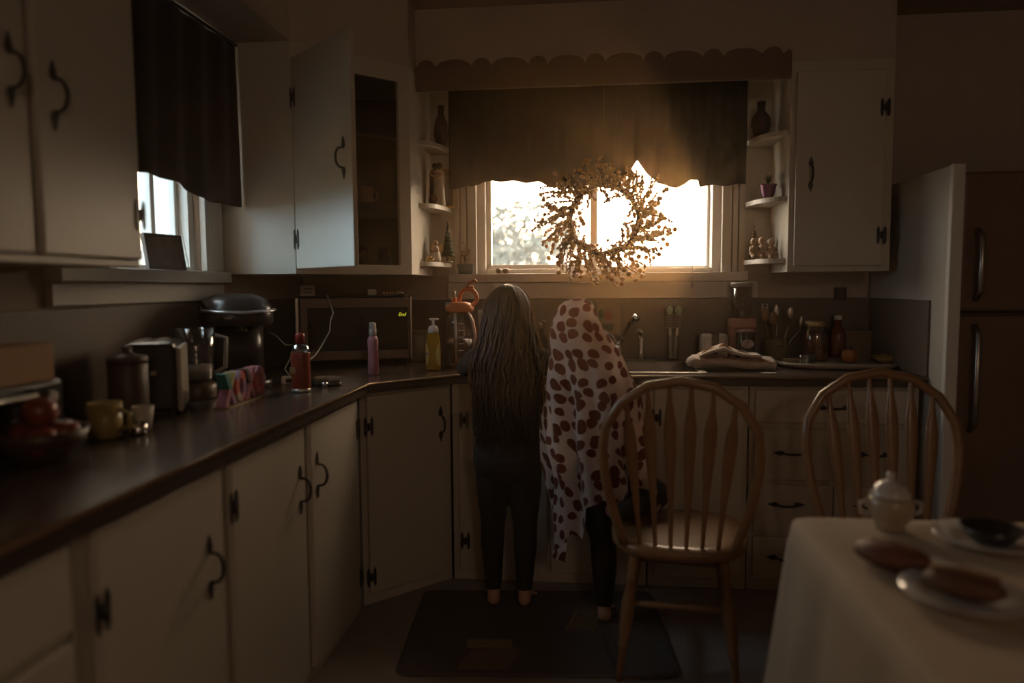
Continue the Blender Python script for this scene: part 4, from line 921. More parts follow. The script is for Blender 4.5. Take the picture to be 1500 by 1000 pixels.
cn = thing('candy_cup', 'little pale paper cup between the yellow mug and the toaster', 'cup', (-1.165, 1.775, CZT)); MB().lathe([(.02, 0), (.028, .06), (.026, .06), (.018, .004)], n=16).build('paper_cup', PAPER, cn)
FBX = cx(62, 1.42, 640)
bw = thing('fruit_bowl', 'dark wooden bowl of red fruit at the left end of the counter', 'bowl', (FBX, 1.42, CZT))
MB().lathe([(.045, 0), (.05, .008), (.085, .045), (.092, .070), (.087, .070), (.08, .048), (.042, .014), (0, .012)], n=26).build('bowl_body', mat('dark_bowl_wood', (.07, .04, .025), .4), bw)
for i, (dx, dy, dz) in enumerate(((-.040, .0, .032), (.022, .038, .032), (.024, -.038, .032), (-.002, .0, .088))):
    a = thing('apple', ['red apple at the left of the bowl', 'red apple at the back of the bowl', 'red apple at the front right of the bowl', 'red apple on top of the others in the bowl', 'red apple against the far rim of the bowl', 'red apple against the near rim of the bowl'][i], 'apple', (FBX+dx, 1.42+dy, CZT+dz-.015), 0, 'apples in the bowl')
    MB().lathe([(.0, .006), (.016, .001), (.032, .018), (.036, .036), (.030, .056), (.014, .064), (.004, .058), (0, .056)], n=18).build('apple_skin', mat('dull_red_skin', (.20, .045, .025), .3, var=.35, scale=20), a); MB().tube([(0, 0, .057), (.003, 0, .072)], .0016, 5).build('stem', TWIG, a)
bkx = thing('toaster_oven', 'dark countertop oven at the far left under the wall cabinet', 'oven', (-1.45, 1.15, CZT), R(90))
MB().box(0, .42, -.225, 0, .012, .160).build('oven_body', BLACKP, bkx, .01); MB().box(.02, .32, -.231, -.2255, .03, .148).build('oven_door', BLACKG, bkx, .003); MB().cyl((.03, -.245, .135), (.31, -.245, .135), .006, n=8).build('handle', STEEL, bkx)
for z in (.045, .085, .125): MB().cyl((.37, -.2255, z), (.37, -.24, z), .013, n=12).build('knob', STEEL, bkx)
for x in (.03, .31): MB().cyl((x, -.245, .135), (x, -.231, .135), .004, n=6).build('handle_post', STEEL, bkx)
for a, b in ((.03, -.20), (.39, -.20), (.03, -.03), (.39, -.03)): MB().cyl((a, b, 0), (a, b, .014), .012, n=8).build('foot', BLACKP, bkx)
o = thing('cardboard_box', 'tan cardboard carton lying on the countertop oven', 'carton', (-1.44, 1.19, CZT+.1605), R(90)); MB().box(0, .36, -.21, 0, 0, .085).build('carton', mat('tan_cardboard', (.34, .20, .11), .8), o, .003); MB().box(.0, .36, -.12, -.09, .0855, .0865).build('tape', mat('packing_tape', (.4, .27, .16), .3), o)

# fill lamp added out of view behind the camera to lift the dark room
lp = thing('fill_lamp', 'round fill lamp added out of view behind the camera', 'lamp', (1.0, -1.9, CZ))
MB().lathe([(.05, -.001), (.06, -.02), (.015, -.03), (.015, -.16)], n=20).build('lamp_base', IRON, lp)
MB().lathe([(.03, -.47), (.15, -.42), (.21, -.30), (.15, -.19), (.03, -.165)], n=24).build('lamp_shade', glass_mat('lamp_glass', (1, .9, .8), .05, .2), lp)
ll = bpy.data.lights.new('fill_light', 'POINT'); ll.energy = FILL_W; ll.color = (1, .82, .68); ll.shadow_soft_size = .20
lo = bpy.data.objects.new('fill_light', ll); COL.objects.link(lo); lo.parent = lp; lo.location = (0, 0, -.30)

# ------------------------------------------------------------------ right end: side panel, refrigerator
gp = thing('end_panel', 'tall pale side panel closing the counter at the right', 'panel', (1.352, 0, 0))
MB().box(0, .022, 2.87, 3.62, 0, 1.72).build('panel', CAB, gp, .003); MB().box(-.0085, -.0005, 3.0, 3.60, CT+.001, 1.215).build('splash_plate', SPLASH, gp, .002)
MB().box(-.012, .034, 2.84, 2.8695, 0, 1.72).build('edge_trim', TRIM, gp, .005)
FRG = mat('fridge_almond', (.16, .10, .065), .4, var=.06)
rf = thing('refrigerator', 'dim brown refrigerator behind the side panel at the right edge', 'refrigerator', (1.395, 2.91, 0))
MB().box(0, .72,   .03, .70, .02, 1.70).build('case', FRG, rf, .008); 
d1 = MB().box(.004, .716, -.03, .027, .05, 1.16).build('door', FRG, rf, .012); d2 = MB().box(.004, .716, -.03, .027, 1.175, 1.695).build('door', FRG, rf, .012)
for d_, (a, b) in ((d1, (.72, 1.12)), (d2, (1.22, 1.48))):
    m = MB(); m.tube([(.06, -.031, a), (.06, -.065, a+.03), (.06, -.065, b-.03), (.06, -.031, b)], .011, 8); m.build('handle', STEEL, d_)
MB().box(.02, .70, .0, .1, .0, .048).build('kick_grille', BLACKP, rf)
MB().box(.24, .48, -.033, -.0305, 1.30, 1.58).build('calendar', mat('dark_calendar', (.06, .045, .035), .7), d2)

# ------------------------------------------------------------------ chairs
OAKD = OAK
def turned(m, p0, p1, r, n=12):
    p0, p1 = Vector(p0), Vector(p1)
    prof = [(0, .55), (.06, .75), (.16, .95), (.20, .62), (.225, 1.05), (.25, .62), (.40, 1.1), (.62, 1.0), (.70, .72), (.725, 1.0), (.75, .7), (.9, .62), (1, .5)]
    m.tube([p0.lerp(p1, t) for t, _ in prof], [r*k for _, k in prof], n)
def make_chair(label, loc, rz):
    t = thing('dining_chair', label, 'chair', loc, rz, None)
    pl = []
    for i in range(40):
        a = 2*PI*i/40; c, s_ = math.cos(a), math.sin(a)
        x = .228*math.copysign(abs(c)**.62, c); y = .222*math.copysign(abs(s_)**.62, s_)
        x *= 1-.10*(-y/.222 if y < 0 else 0); pl.append((x, y))
    m = MB(); loft(m, [([(x*.94, y*.94) for x, y in pl], .412), (pl, .424), (pl, .440), ([(x*.975, y*.975) for x, y in pl], .450), ([(x*.7, y*.7) for x, y in pl], .446)]); m.build('seat', OAKD, t)
    def back(u, z): return -.170-.16*(z-.45)      # lean
    NS = 26; pts = []
    for i in range(NS+1):
        s_ = i/NS
        if s_ < .36: k = s_/.36; z = .447+.33*k; x = -(.172+.066*math.sin(k*PI/2))
        elif s_ > .64: k = (1-s_)/.36; z = .447+.33*k; x = .172+.066*math.sin(k*PI/2)
        else: a = PI-PI*(s_-.36)/.28; x = .238*math.cos(a); z = .777+.215*math.sin(a)
        pts.append((x, back(0, z), z))
    MB().tube(pts, [.0155]*(NS+1), 12).build('bow_back', OAKD, t)
    for i in range(6):
        u = (i-2.5)/2.5; xb = u*.122; xt = u*.163
        zt = .777+.215*math.sqrt(max(0, 1-(xt/.238)**2))-.006
        m = MB(); v = []; f = []
        prof = [(0, .0065, .0065), (.12, .0075, .0065), (.28, .010, .006), (.60, .0185, .0055), (.74, .0195, .0055), (.80, .016, .0055), (.88, .009, .006), (1, .006, .006)]
        for k, (s_, wx, wy) in enumerate(prof):
            z = .447+(zt-.447)*s_; x = xb+(xt-xb)*s_; y = back(0, z)+.012*math.sin(PI*s_)
            for j in range(8): a = 2*PI*j/8+PI/8; v.append((x+wx*math.cos(a)*1.08, y+wy*math.sin(a)*1.08, z))
        for k in range(len(prof)-1):
            for j in range(8): q_ = (j+1) % 8; f.append((k*8+j, k*8+q_, (k+1)*8+q_, (k+1)*8+j))
        m.add(v, f, True); m.build('spindle', OAKD, t)
    feet = {}
    for sx in (-1, 1):
        for sy in (-1, 1):
            a, b = (sx*.138, sy*.145, .424), (sx*.185, sy*.205, 0.001)
            m = MB(); turned(m, a, b, .020); m.build('leg', OAKD, t); feet[(sx, sy)] = (Vector(a), Vector(b))
    def on(sx, sy, z): a, b = feet[(sx, sy)]; return a.lerp(b, (.424-z)/.423)
    for sx in (-1, 1):
        p, q_ = on(sx, -1, .20), on(sx, 1, .20); MB().tube([p, p.lerp(q_, .5), q_], [.008, .013, .008], 10).build('stretcher', OAKD, t)
    for sy, z in ((-1, .25), (1, .27)):
        p, q_ = on(-1, sy, z), on(1, sy, z); MB().tube([p, p.lerp(q_, .3), p.lerp(q_, .5), p.lerp(q_, .7), q_], [.008, .012, .009, .012, .008], 10).build('stretcher', OAKD, t)
    return t
c1 = make_chair('oak bow back chair standing at the sink beside the towelled child', (.315, 2.455, 0), R(-7))
c2 = make_chair('oak bow back chair behind the far side of the clothed table', (.955, 2.20, 0), R(180))

# ------------------------------------------------------------------ table with cloth
TX0, TX1, TY0, TY1, TZ_ = .458, 1.45, .25, 1.66, .753
tb = thing('dining_table', 'dining table hidden under a pale tablecloth at the lower right', 'table', ((TX0+TX1)/2, (TY0+TY1)/2, 0))
ww, dd_ = (TX1-TX0)/2, (TY1-TY0)/2
MB().box(-ww+.01, ww-.01, -dd_+.01, dd_-.01, TZ_-.035, TZ_-.003).build('tabletop', OAK, tb, .006)
for sx in (-1, 1):
    for sy in (-1, 1): MB().tube([(sx*(ww-.1), sy*(dd_-.1), TZ_-.036), (sx*(ww-.1), sy*(dd_-.1), .3), (sx*(ww-.1), sy*(dd_-.1), 0)], [.035, .028, .022], 12).build('leg', OAK, tb)
CLOTH = mat('pale_tablecloth', (.44, .345, .25), .85, var=.08, scale=14, bump=.25, bscale=160)
def cloth():
    m = MB(); NP = 160; per = []
    rc = .045
    for sx, sy, a0 in ((1, 1, 0), (-1, 1, PI/2), (-1, -1, PI), (1, -1, 3*PI/2)):
        for i in range(9): a = a0+PI/2*i/8; per.append((sx*(ww-rc)+rc*math.cos(a), sy*(dd_-rc)+rc*math.sin(a), math.cos(a), math.sin(a)))
    # resample evenly
    P = per+[per[0]]; d = [0]
    for a, b in zip(P, P[1:]): d.append(d[-1]+math.hypot(b[0]-a[0], b[1]-a[1]))
    ring = []
    for i in range(NP):
        s_ = d[-1]*i/NP
        j = max(k for k in range(len(d)) if d[k] <= s_+1e-9); j = min(j, len(P)-2); k = (s_-d[j])/max(1e-9, d[j+1]-d[j])
        ring.append(tuple(P[j][q]+(P[j+1][q]-P[j][q])*k for q in range(4)))
    rows = []
    rows.append([(x*.0, y*.0, TZ_) for x, y, a, b in ring][:1])
    for sc in (.35, .7, .93, .985): rows.append([(x*sc, y*sc, TZ_+.0008+.0012*math.sin(x*23+y*17)*(1 if sc < .98 else 0)) for x, y, a, b in ring])
    rows.append([(x+.002*a, y+.002*b, TZ_-.004) for x, y, a, b in ring])
    for k in range(1, 12):
        t = k/11; row = []
        for i, (x, y, a, b) in enumerate(ring):
            cor = abs(a*b)*2
            fl_ = (.010+.075*t)*(.35+.65*cor)+.016*t*math.sin(i*.55+1.3*math.sin(i*.13))+.010*t*math.sin(i*1.27)
            row.append((x+a*(fl_+.03*t), y+b*(fl_+.03*t), TZ_-.006-.52*t-.05*t*cor))
        rows.append(row)
    v = [rows[0][0]]; f = []
    for r_ in rows[1:]: v += r_
    for i in range(NP): f.append((0, 1+i, 1+(i+1) % NP))
    for j in range(len(rows)-2):
        for i in range(NP): k = (i+1) % NP; f.append((1+j*NP+i, 1+(j+1)*NP+i, 1+(j+1)*NP+k, 1+j*NP+k))
    m.add(v, f, True); return m
o = cloth().build('tablecloth', CLOTH, None, solid=.002); o.location = ((TX0+TX1)/2, (TY0+TY1)/2, .002); tag(o, 'pale cream tablecloth hanging in folds over the dining table', 'tablecloth')
TT = TZ_+.0045
q = at(1303, 752, 1.46); pot = thing('sugar_bowl', 'white lidded sugar bowl at the far end of the tablecloth', 'sugar bowl', (at(1304, 752, 1.585).x, 1.585, TT)); pot.scale = (.86, .86, .78)
CHINA = mat('white_china', (.52, .47, .42), .18, var=.03, coat=.5)
MB().lathe([(.032, 0), (.036, .004), (.034, .012), (.048, .038), (.054, .062), (.050, .085), (.044, .092)], n=28).build('bowl_body', mat('cream_china', (.40, .32, .22), .3), pot); MB().lathe([(.047, .0925), (.046, .10), (.034, .122), (.016, .134), (.007, .137), (.007, .142), (.011, .148), (.009, .156), (0, .159)], n=28).build('lid', CHINA, pot)
for sx in (-1, 1): MB().tube([(sx*.050, 0, .078), (sx*.074, 0, .072), (sx*.070, 0, .044), (sx*.048, 0, .040)], .0045, 8).build('handle', CHINA, pot)
def plate(label, px_, Y_, r_, grp=None):
    x = at(px_, 850, Y_).x; o = MB().lathe([(r_*.55, 0), (r_*.6, .002), (r_, .018), (r_*1.0, .021), (r_*.62, .007), (0, .006)], n=40).build('plate', CHINA); o.location = (x, Y_, TT); tag(o, label, 'plate', grp); return x
BRN = mat('dark_baked_crust', (.12, .055, .028), .6, var=.4, scale=40, bump=.5, bscale=70)
xp = plate('large white plate with a dark loaf nearest the camera on the tablecloth', 1412, 1.22, .095)
lf = thing('cake_loaf', 'dark brown loaf lying on the large white plate', 'loaf', (xp, 1.22, TT+.0075), R(-35)); m = MB(); m.ball((0, 0, .022), (.062, .036, .022), 20, 10); m.build('crust', BRN, lf)
MB().tube([(-.05, 0, .042), (0, 0, .046), (.05, 0, .042)], .004, 6).build('split_top', mat('crumb_tan', (.25, .13, .06), .8), lf)
x2 = at(1293, 815, 1.40).x; rl = thing('bread_loaf', 'round dark brown bread lying on the tablecloth before the sugar bowl', 'bread', (x2, 1.36, TT), R(-40)); MB().ball((0, 0, .024), (.068, .042, .024), 20, 10).build('crust', mat('red_brown_crust', (.15, .06, .035), .55, var=.35, scale=30), rl)
MB().tube([(-.04, .01, .044), (0, 0, .048), (.04, -.01, .044)], .004, 6).build('split_top', mat('crumb_tan', (.25, .13, .06), .8), rl)
x3 = plate('white plate at the far right of the tablecloth', 1445, 1.50, .10)
b3 = thing('dark_bowl', 'dark bowl on the white plate at the far right of the table', 'bowl', (x3+.005, 1.50, TT+.0075)); MB().lathe([(.03, 0), (.036, .004), (.058, .03), (.055, .03), (.032, .008), (0, .007)], n=24).build('bowl_body', BLACKP, b3)
nk = thing('napkin', 'folded pale napkin between the bread and the loaf', 'napkin', (at(1345, 800, 1.36).x+.02, 1.37, TT), R(20))
MB().box(-.05, .05, -.03, .03, 0, .004).build('lower_fold', PAPER, nk, .001); MB().box(-.048, .046, -.03, .026, .0042, .008).build('upper_fold', PAPER, nk, .001)

# ------------------------------------------------------------------ rug
RUGM = mat('dark_rug', (.11, .085, .072), .95, var=.3, scale=60, bump=.4, bscale=220)
STRM = mat('rug_stripe', (.26, .18, .10), .95, var=.2, scale=60)
rg = thing('floor_rug', 'dark rug with tan ribbed ends under the children at the sink', 'rug', (-.18, 2.60, 0), R(4))
m = MB(); loft(m, [(rr_poly(.47, .33, .05), 0.0005), (rr_poly(.475, .335, .05), .005), (rr_poly(.465, .325, .05), .009)], smooth=False); m.build('rug_pile', RUGM, rg)
for (xa, xb, ya, yb) in ((-.27, -.10, -.30, -.16), (.10, .22, -.02, .15)):
    m = MB(); n_ = 14
    for i in range(n_):
        x = xa+(xb-xa)*i/n_; m.add([(x, ya, .0095), (x+.006, ya, .0095), (x+.056, yb, .0095), (x+.050, yb, .0095), (x+.001, ya, .0125), (x+.005, ya, .0125), (x+.055, yb, .0125), (x+.051, yb, .0125)], [(0, 3, 2, 1), (4, 5, 6, 7), (0, 1, 5, 4), (1, 2, 6, 5), (2, 3, 7, 6), (3, 0, 4, 7)])
    o = m.build('ribbed_weave', STRM, rg, fixn=False); o['kind'] = 'stuff'
MB().box(-.25, -.09, -.155, -.10, .0092, .0115).build('tan_band', STRM, rg)

# ------------------------------------------------------------------ children
def body(name, segs, voxel, m_, parent, smooth=4, balls=()):
    mb = MB()
    for s_ in segs:
        pts, rad = s_[0], s_[1]
        mb.tube(pts, rad, 14)
        for p, r in zip(pts, rad): mb.ball(p, r*.998, 14, 9)
    for c, r in balls: mb.ball(c, r, 18, 12)
    o = mb.build(name, m_, None, fixn=False)
    rm = o.modifiers.new('r', 'REMESH'); rm.mode = 'VOXEL'; rm.voxel_size = voxel; rm.use_smooth_shade = True
    sm = o.modifiers.new('s', 'SMOOTH'); sm.iterations = smooth; sm.factor = .5
    bpy.context.view_layer.update()
    me = bpy.data.meshes.new_from_object(o.evaluated_get(bpy.context.evaluated_depsgraph_get())); me.name = name
    old = o.data; o.modifiers.clear(); o.data = me; bpy.data.meshes.remove(old)
    o.data.materials.clear(); o.data.materials.append(m_)
    o.parent = parent; return o
def hand_segs(wr_, dirv, upv, side, curl=.5, L_=.125):
    d = Vector(dirv).normalized(); u = Vector(upv); u = (u-d*u.dot(d)).normalized(); s_ = d.cross(u)*side
    pal = wr_+d*.035
    out = [([wr_, wr_+d*.03, wr_+d*.055], [.0165, .020, .019])]
    for k, (off, ln) in enumerate(((-.020, .050), (-.007, .058), (.007, .054), (.020, .043))):
        b = wr_+d*.05+s_*off; p1 = b+d*ln*.45-u*ln*.10*curl; p2 = p1+d*ln*.32-u*ln*.35*curl; p3 = p2+d*ln*.18-u*ln*.35*curl
        out.append(([b, p1, p2, p3], [.0085, .0075, .0068, .0055]))
    t0 = wr_+d*.018-s_*.018; t1 = t0+d*.022-s_*.018-u*.008; t2 = t1+d*.022-s_*.004-u*.008
    out.append(([t0, t1, t2], [.010, .0085, .007])); return out
# girl standing at the sink, seen from behind
gx, gy = -.305, 2.795
girl = thing('person', 'girl with long wavy dark hair standing at the sink, seen from behind, in black clothes', 'person', (gx, gy, 0.0095))
V = Vector
lw, rw = V((-.085, .185, .945)), V((.075, .185, .945))
segs = [([V((0, 0, .60)), V((0, -.005, .70)), V((0, .0, .82)), V((0, .005, .93)), V((0, .01, 1.0))], [.098, .094, .086, .094, .062]),
        ([V((0, .012, 1.0)), V((0, .018, 1.08))], [.036, .035]),
        ([V((-.11, .008, .975)), V((.11, .008, .975))], [.046, .046])]
hips = [([V((-.05, -.004, .60)), V((.05, -.004, .60))], [.098, .098])]
legs = []
for sx in (-1, 1):
    legs.append(([V((sx*.055, -.004, .60)), V((sx*.062, .002, .46)), V((sx*.064, .0, .33)), V((sx*.066, -.012, .24)), V((sx*.062, -.008, .08))], [.078, .062, .044, .042, .027]))
    feet_ = ([V((sx*.062, -.022, .028)), V((sx*.066, .04, .022)), V((sx*.072, .085, .014))], [.026, .022, .014])
    legs.append(feet_); legs.append(([V((sx*.062, -.008, .09)), V((sx*.062, -.015, .035))], [.026, .026]))
    for k in range(5): legs.append(([V((sx*(.058+.010*k), .088-.003*k, .011)), V((sx*(.059+.011*k), .110-.006*k, .009))], [.0075-.0004*k, .006]))
arms = []
for sx, wv in ((-1, lw), (1, rw)):
    sh_ = V((sx*.125, .005, .985)); el = V((sx*.178, .055, .965-.02))
    arms.append(([sh_, sh_.lerp(el, .5)+V((0, -.01, 0)), el], [.041, .037, .031])); arms.append(([el, el.lerp(wv, .4), wv], [.031, .030, .020]))
hands = hand_segs(lw, (.15, 1, -.15), (0, 0, 1), -1)+hand_segs(rw, (-.15, 1, -.15), (0, 0, 1), 1)
hd = V((0, .03, 1.165))
balls = [(hd, (.070, .085, .092)), (hd+V((0, .035, -.045)), (.050, .050, .048)), (hd+V((0, .085, -.018)), (.012, .018, .014)), (hd+V((.070, .0, -.012)), (.010, .018, .028)), (hd+V((-.070, 0, -.012)), (.010, .018, .028)), (hd+V((0, .078, -.052)), (.024, .010, .008))]
body('body', segs+hips+legs+arms+hands, .0055, SKIN, girl, 4, balls)
for sx in (-1, 1):
    e_ = MB().ball(hd+V((sx*.028, .074, .008)), (.011, .010, .010), 12, 8).build('eye', mat('eye_white', (.6, .58, .55), .2), girl); MB().ball(hd+V((sx*.028, .082, .008)), (.005, .003, .005), 10, 6).build('iris', DKB, e_)
MB().tube([hd+V((-.02, .082, -.050)), hd+V((0, .089, -.052)), hd+V((.02, .082, -.050))], [.003, .005, .003], 8).build('lips', mat('lip_rose', (.34, .13, .10), .5), girl)
sh_in = [(p, [r+.007 for r in rd]) for p, rd in (segs[:1]+segs[2:3]+arms+[([V((-.035, -.002, .63)), V((.035, -.002, .63))], [.097, .097])])]
sh_in[0] = ([V((0, -.003, .63)), V((0, -.005, .70)), V((0, .0, .82)), V((0, .005, .93)), V((0, .008, .99))], [.106, .101, .094, .101, .066])
body('sweater', sh_in, .008, DARKCLOTH, girl, 3)
body('leggings', hips and [([V((-.045, -.004, .60)), V((.045, -.004, .60))], [.103, .103])]+[(p, [r+.005 for r in rd]) for p, rd in legs if len(p) == 5], .007, LEGG, girl, 3)
# hair: cap and long wavy locks
m = MB()
def cap(u, v):
    a = 2*PI*u; t = v*PI*.60; s_ = 1.0
    x = .084*math.sin(t)*math.cos(a); y = .096*math.sin(t)*math.sin(a); z = .108*math.cos(t)
    if y > .04: y = .04+.25*(y-.04)
    return hd+V((x, y-.006, z))
m.grid(cap, 40, 18, closeu=True)
hc = m.build('hair', HAIR, girl)
rh = random.Random(5)
def lock(m, a, fl_, zlen, thick, wav, n=24):
    """one wavy lock: from the crown over the head, then down the back"""
    ph = rh.random()*6.28; pts = []; t0 = rh.uniform(.03, .55); ca, sa = math.cos(a), math.sin(a); zb = 1.165-zlen
    for i in range(n):
        t = i/(n-1)
        if t < .34:
            tt = t0+(1.62-t0)*t/.34; q_ = hd+V((.088*math.sin(tt)*ca*fl_, -.006+.100*math.sin(tt)*sa*fl_, .112*math.cos(tt)))
        else:
            k = (t-.34)/.66; z = hd.z-.006-(hd.z-.006-zb)*k; k1 = min(1, k*2.0)
            wd = .086+.040*k1-.022*max(0, k-.55)
            by_ = .100*sa*(1-k1)+(-.105*abs(sa)**.6-.012)*k1
            q_ = V((wd*ca*fl_, (hd.y-.006)*(1-k1)+by_*fl_ + .012*k1, z))
        w_ = wav*max(0, min(1, (t-.18)*2.6)); q_ = q_+V((w_*math.sin(17*t+ph), w_*.6*math.cos(15*t+ph), 0))
        pts.append(q_)
    m.tube(pts, [thick*(.55+.45*min(1, i/6)) if i < n-5 else thick*(n-i)/6 for i in range(n)], 5, flat=.55)
for k in range(7):
    m = MB()
    for i in range(62):
        a = PI*.93+PI*1.14*(i+rh.random())/62
        lock(m, a, rh.uniform(.97, 1.06)-.012*(k > 4), rh.uniform(.37, .54), rh.uniform(.005, .009), rh.uniform(.006, .015))
    m.build('hair_lock_layer', HAIR, hc, fixn=False)
m = MB()
for i in range(64):
    a = rh.choice((PI*.95, PI*2.02, PI*2.02))+rh.uniform(-.22, .22); lock(m, a, rh.uniform(1.04, 1.14), rh.uniform(.33, .55), .0011, rh.uniform(.008, .018), 26)
m.build('loose_strand_layer', RIMHAIR, hc, fixn=False)
# second child under the spotted towel, one knee on the chair
kx, ky = .02, 2.70
kid = thing('person', 'child wrapped head to thigh in a rust spotted towel leaning over the sink', 'person', (kx, ky, 0.0095))
kh = V((-.052, .078, 1.108))
seg2 = [([V((.035, -.035, .62)), V((.03, -.03, .72)), V((.015, .0, .86)), V((-.005, .02, .95))], [.098, .094, .088, .070]), ([V((-.09, .02, .945)), V((.075, .02, .945))], [.040, .040]), ([V((-.01, .025, .95)), kh+V((0, -.005, -.06))], [.036, .034])]
L1 = ([V((-.025, -.035, .60)), V((.02, .0, .44)), V((.045, .03, .31)), V((.05, .0, .2)), V((.05, -.01, .07))], [.080, .064, .046, .043, .028])
L2 = ([V((.085, -.045, .60)), V((.17, -.06, .54)), V((.235, -.05, .505))], [.078, .060, .045]); L3 = ([V((.235, -.06, .500)), V((.16, -.16, .495)), V((.10, -.20, .478))], [.043, .036, .026])
ft = [([V((.05, -.03, .027)), V((.055, .03, .021)), V((.06, .08, .014))], [.026, .022, .014]), ([V((.05, -.01, .08)), V((.05, -.02, .035))], [.027, .026]), ([V((.10, -.20, .478)), V((.075, -.17, .472)), V((.065, -.13, .468))], [.026, .022, .015])]
for k in range(5): ft.append(([V((.045+.010*k, .082, .011)), V((.046+.011*k, .105-.006*k, .009))], [.0075, .006]))
kw1, kw2 = V((-.075, .27, .955)), V((.045, .265, .955)); ka = []
for s0, wv, sx in ((V((-.095, .02, .945)), kw1, -1), (V((.075, .02, .945)), kw2, 1)):
    el = s0.lerp(wv, .5)+V((sx*.002, .0, -.015)); ka += [([s0, el], [.038, .031]), ([el, wv], [.031, .020])]
kb = [(kh, (.070, .084, .092)), (kh+V((0, .038, -.045)), (.050, .048, .046)), (kh+V((0, .086, -.018)), (.012, .018, .014)), (kh+V((0, .078, -.052)), (.024, .010, .008)), (kh+V((.07, 0, -.012)), (.010, .018, .028)), (kh+V((-.07, 0, -.012)), (.010, .018, .028))]
body('body', seg2+[L1, L2, L3]+ft+ka+hand_segs(kw1, (.1, 1, -.12), (0, 0, 1), -1)+hand_segs(kw2, (-.1, 1, -.12), (0, 0, 1), 1), .0055, SKIN, kid, 4, kb)
body('leggings', [([V((-.01, -.035, .61)), V((.07, -.04, .61))], [.102, .102])]+[(p, [r+.006 for r in rd]) for p, rd in (L1, L2, L3)], .008, LEGG, kid, 3)
MB().ball((.077, -.165, .474), (.030, .044, .025), 14, 9).build('sock', mat('dusty_pink_sock', (.34, .20, .20), .9), kid)
for sx in (-1, 1):
    e_ = MB().ball(kh+V((sx*.028, .073, .008)), (.011, .010, .010), 12, 8).build('eye', mat('eye_white', (.6, .58, .55), .2), kid); MB().ball(kh+V((sx*.028, .081, .008)), (.005, .003, .005), 10, 6).build('iris', DKB, e_)
MB().tube([kh+V((-.02, .082, -.050)), kh+V((0, .089, -.052)), kh+V((.02, .082, -.050))], [.003, .005, .003], 8).build('lips', mat('lip_rose', (.34, .13, .10), .5), kid)
# towel
TWL = bpy.data.materials.new('spotted_towel'); TWL.use_nodes = True; t_ = TWL.node_tree; b_ = t_.nodes['Principled BSDF']; b_.inputs['Roughness'].default_value = .95; b_.inputs['Sheen Weight'].default_value = .25
uvn = t_.nodes.new('ShaderNodeUVMap'); uvn.uv_map = 'UVMap'
nz = t_.nodes.new('ShaderNodeTexNoise'); nz.inputs['Scale'].default_value = 9; t_.links.new(uvn.outputs[0], nz.inputs['Vector'])
mxv = t_.nodes.new('ShaderNodeMix'); mxv.data_type = 'VECTOR'; mxv.inputs['Factor'].default_value = .05; t_.links.new(uvn.outputs[0], mxv.inputs['A']); t_.links.new(nz.outputs['Color'], mxv.inputs['B'])
vo = t_.nodes.new('ShaderNodeTexVoronoi'); vo.voronoi_dimensions = '2D'; vo.feature = 'F1'; vo.inputs['Scale'].default_value = 19; vo.inputs['Randomness'].default_value = .62; t_.links.new(mxv.outputs['Result'], vo.inputs['Vector'])
sepc = t_.nodes.new('ShaderNodeSeparateColor'); t_.links.new(vo.outputs['Color'], sepc.inputs[0])
thr = t_.nodes.new('ShaderNodeMapRange'); thr.inputs['To Min'].default_value = .30; thr.inputs['To Max'].default_value = .42; t_.links.new(sepc.outputs[0], thr.inputs['Value'])
lt = t_.nodes.new('ShaderNodeMath'); lt.operation = 'LESS_THAN'; t_.links.new(vo.outputs['Distance'], lt.inputs[0]); t_.links.new(thr.outputs[0], lt.inputs[1])
cm_ = t_.nodes.new('ShaderNodeMix'); cm_.data_type = 'RGBA'; cm_.inputs['A'].default_value = (.86, .73, .67, 1); cm_.inputs['B'].default_value = (.20, .055, .028, 1); t_.links.new(lt.outputs[0], cm_.inputs['Factor']); t_.links.new(cm_.outputs['Result'], b_.inputs['Base Color'])
tl_ = t_.nodes.new('ShaderNodeBsdfTranslucent'); t_.links.new(cm_.outputs['Result'], tl_.inputs['Color']); ms_ = t_.nodes.new('ShaderNodeMixShader'); ms_.inputs['Fac'].default_value = .65; t_.links.new(b_.outputs[0], ms_.inputs[1]); t_.links.new(tl_.outputs[0], ms_.inputs[2]); t_.links.new(ms_.outputs[0], t_.nodes['Material Output'].inputs['Surface'])
fz = t_.nodes.new('ShaderNodeTexNoise'); fz.inputs['Scale'].default_value = 260; t_.links.new(uvn.outputs[0], fz.inputs['Vector']); bp_ = t_.nodes.new('ShaderNodeBump'); bp_.inputs['Strength'].default_value = .5; bp_.inputs['Distance'].default_value = .003; t_.links.new(fz.outputs['Fac'], bp_.inputs['Height']); t_.links.new(bp_.outputs['Normal'], b_.inputs['Normal'])
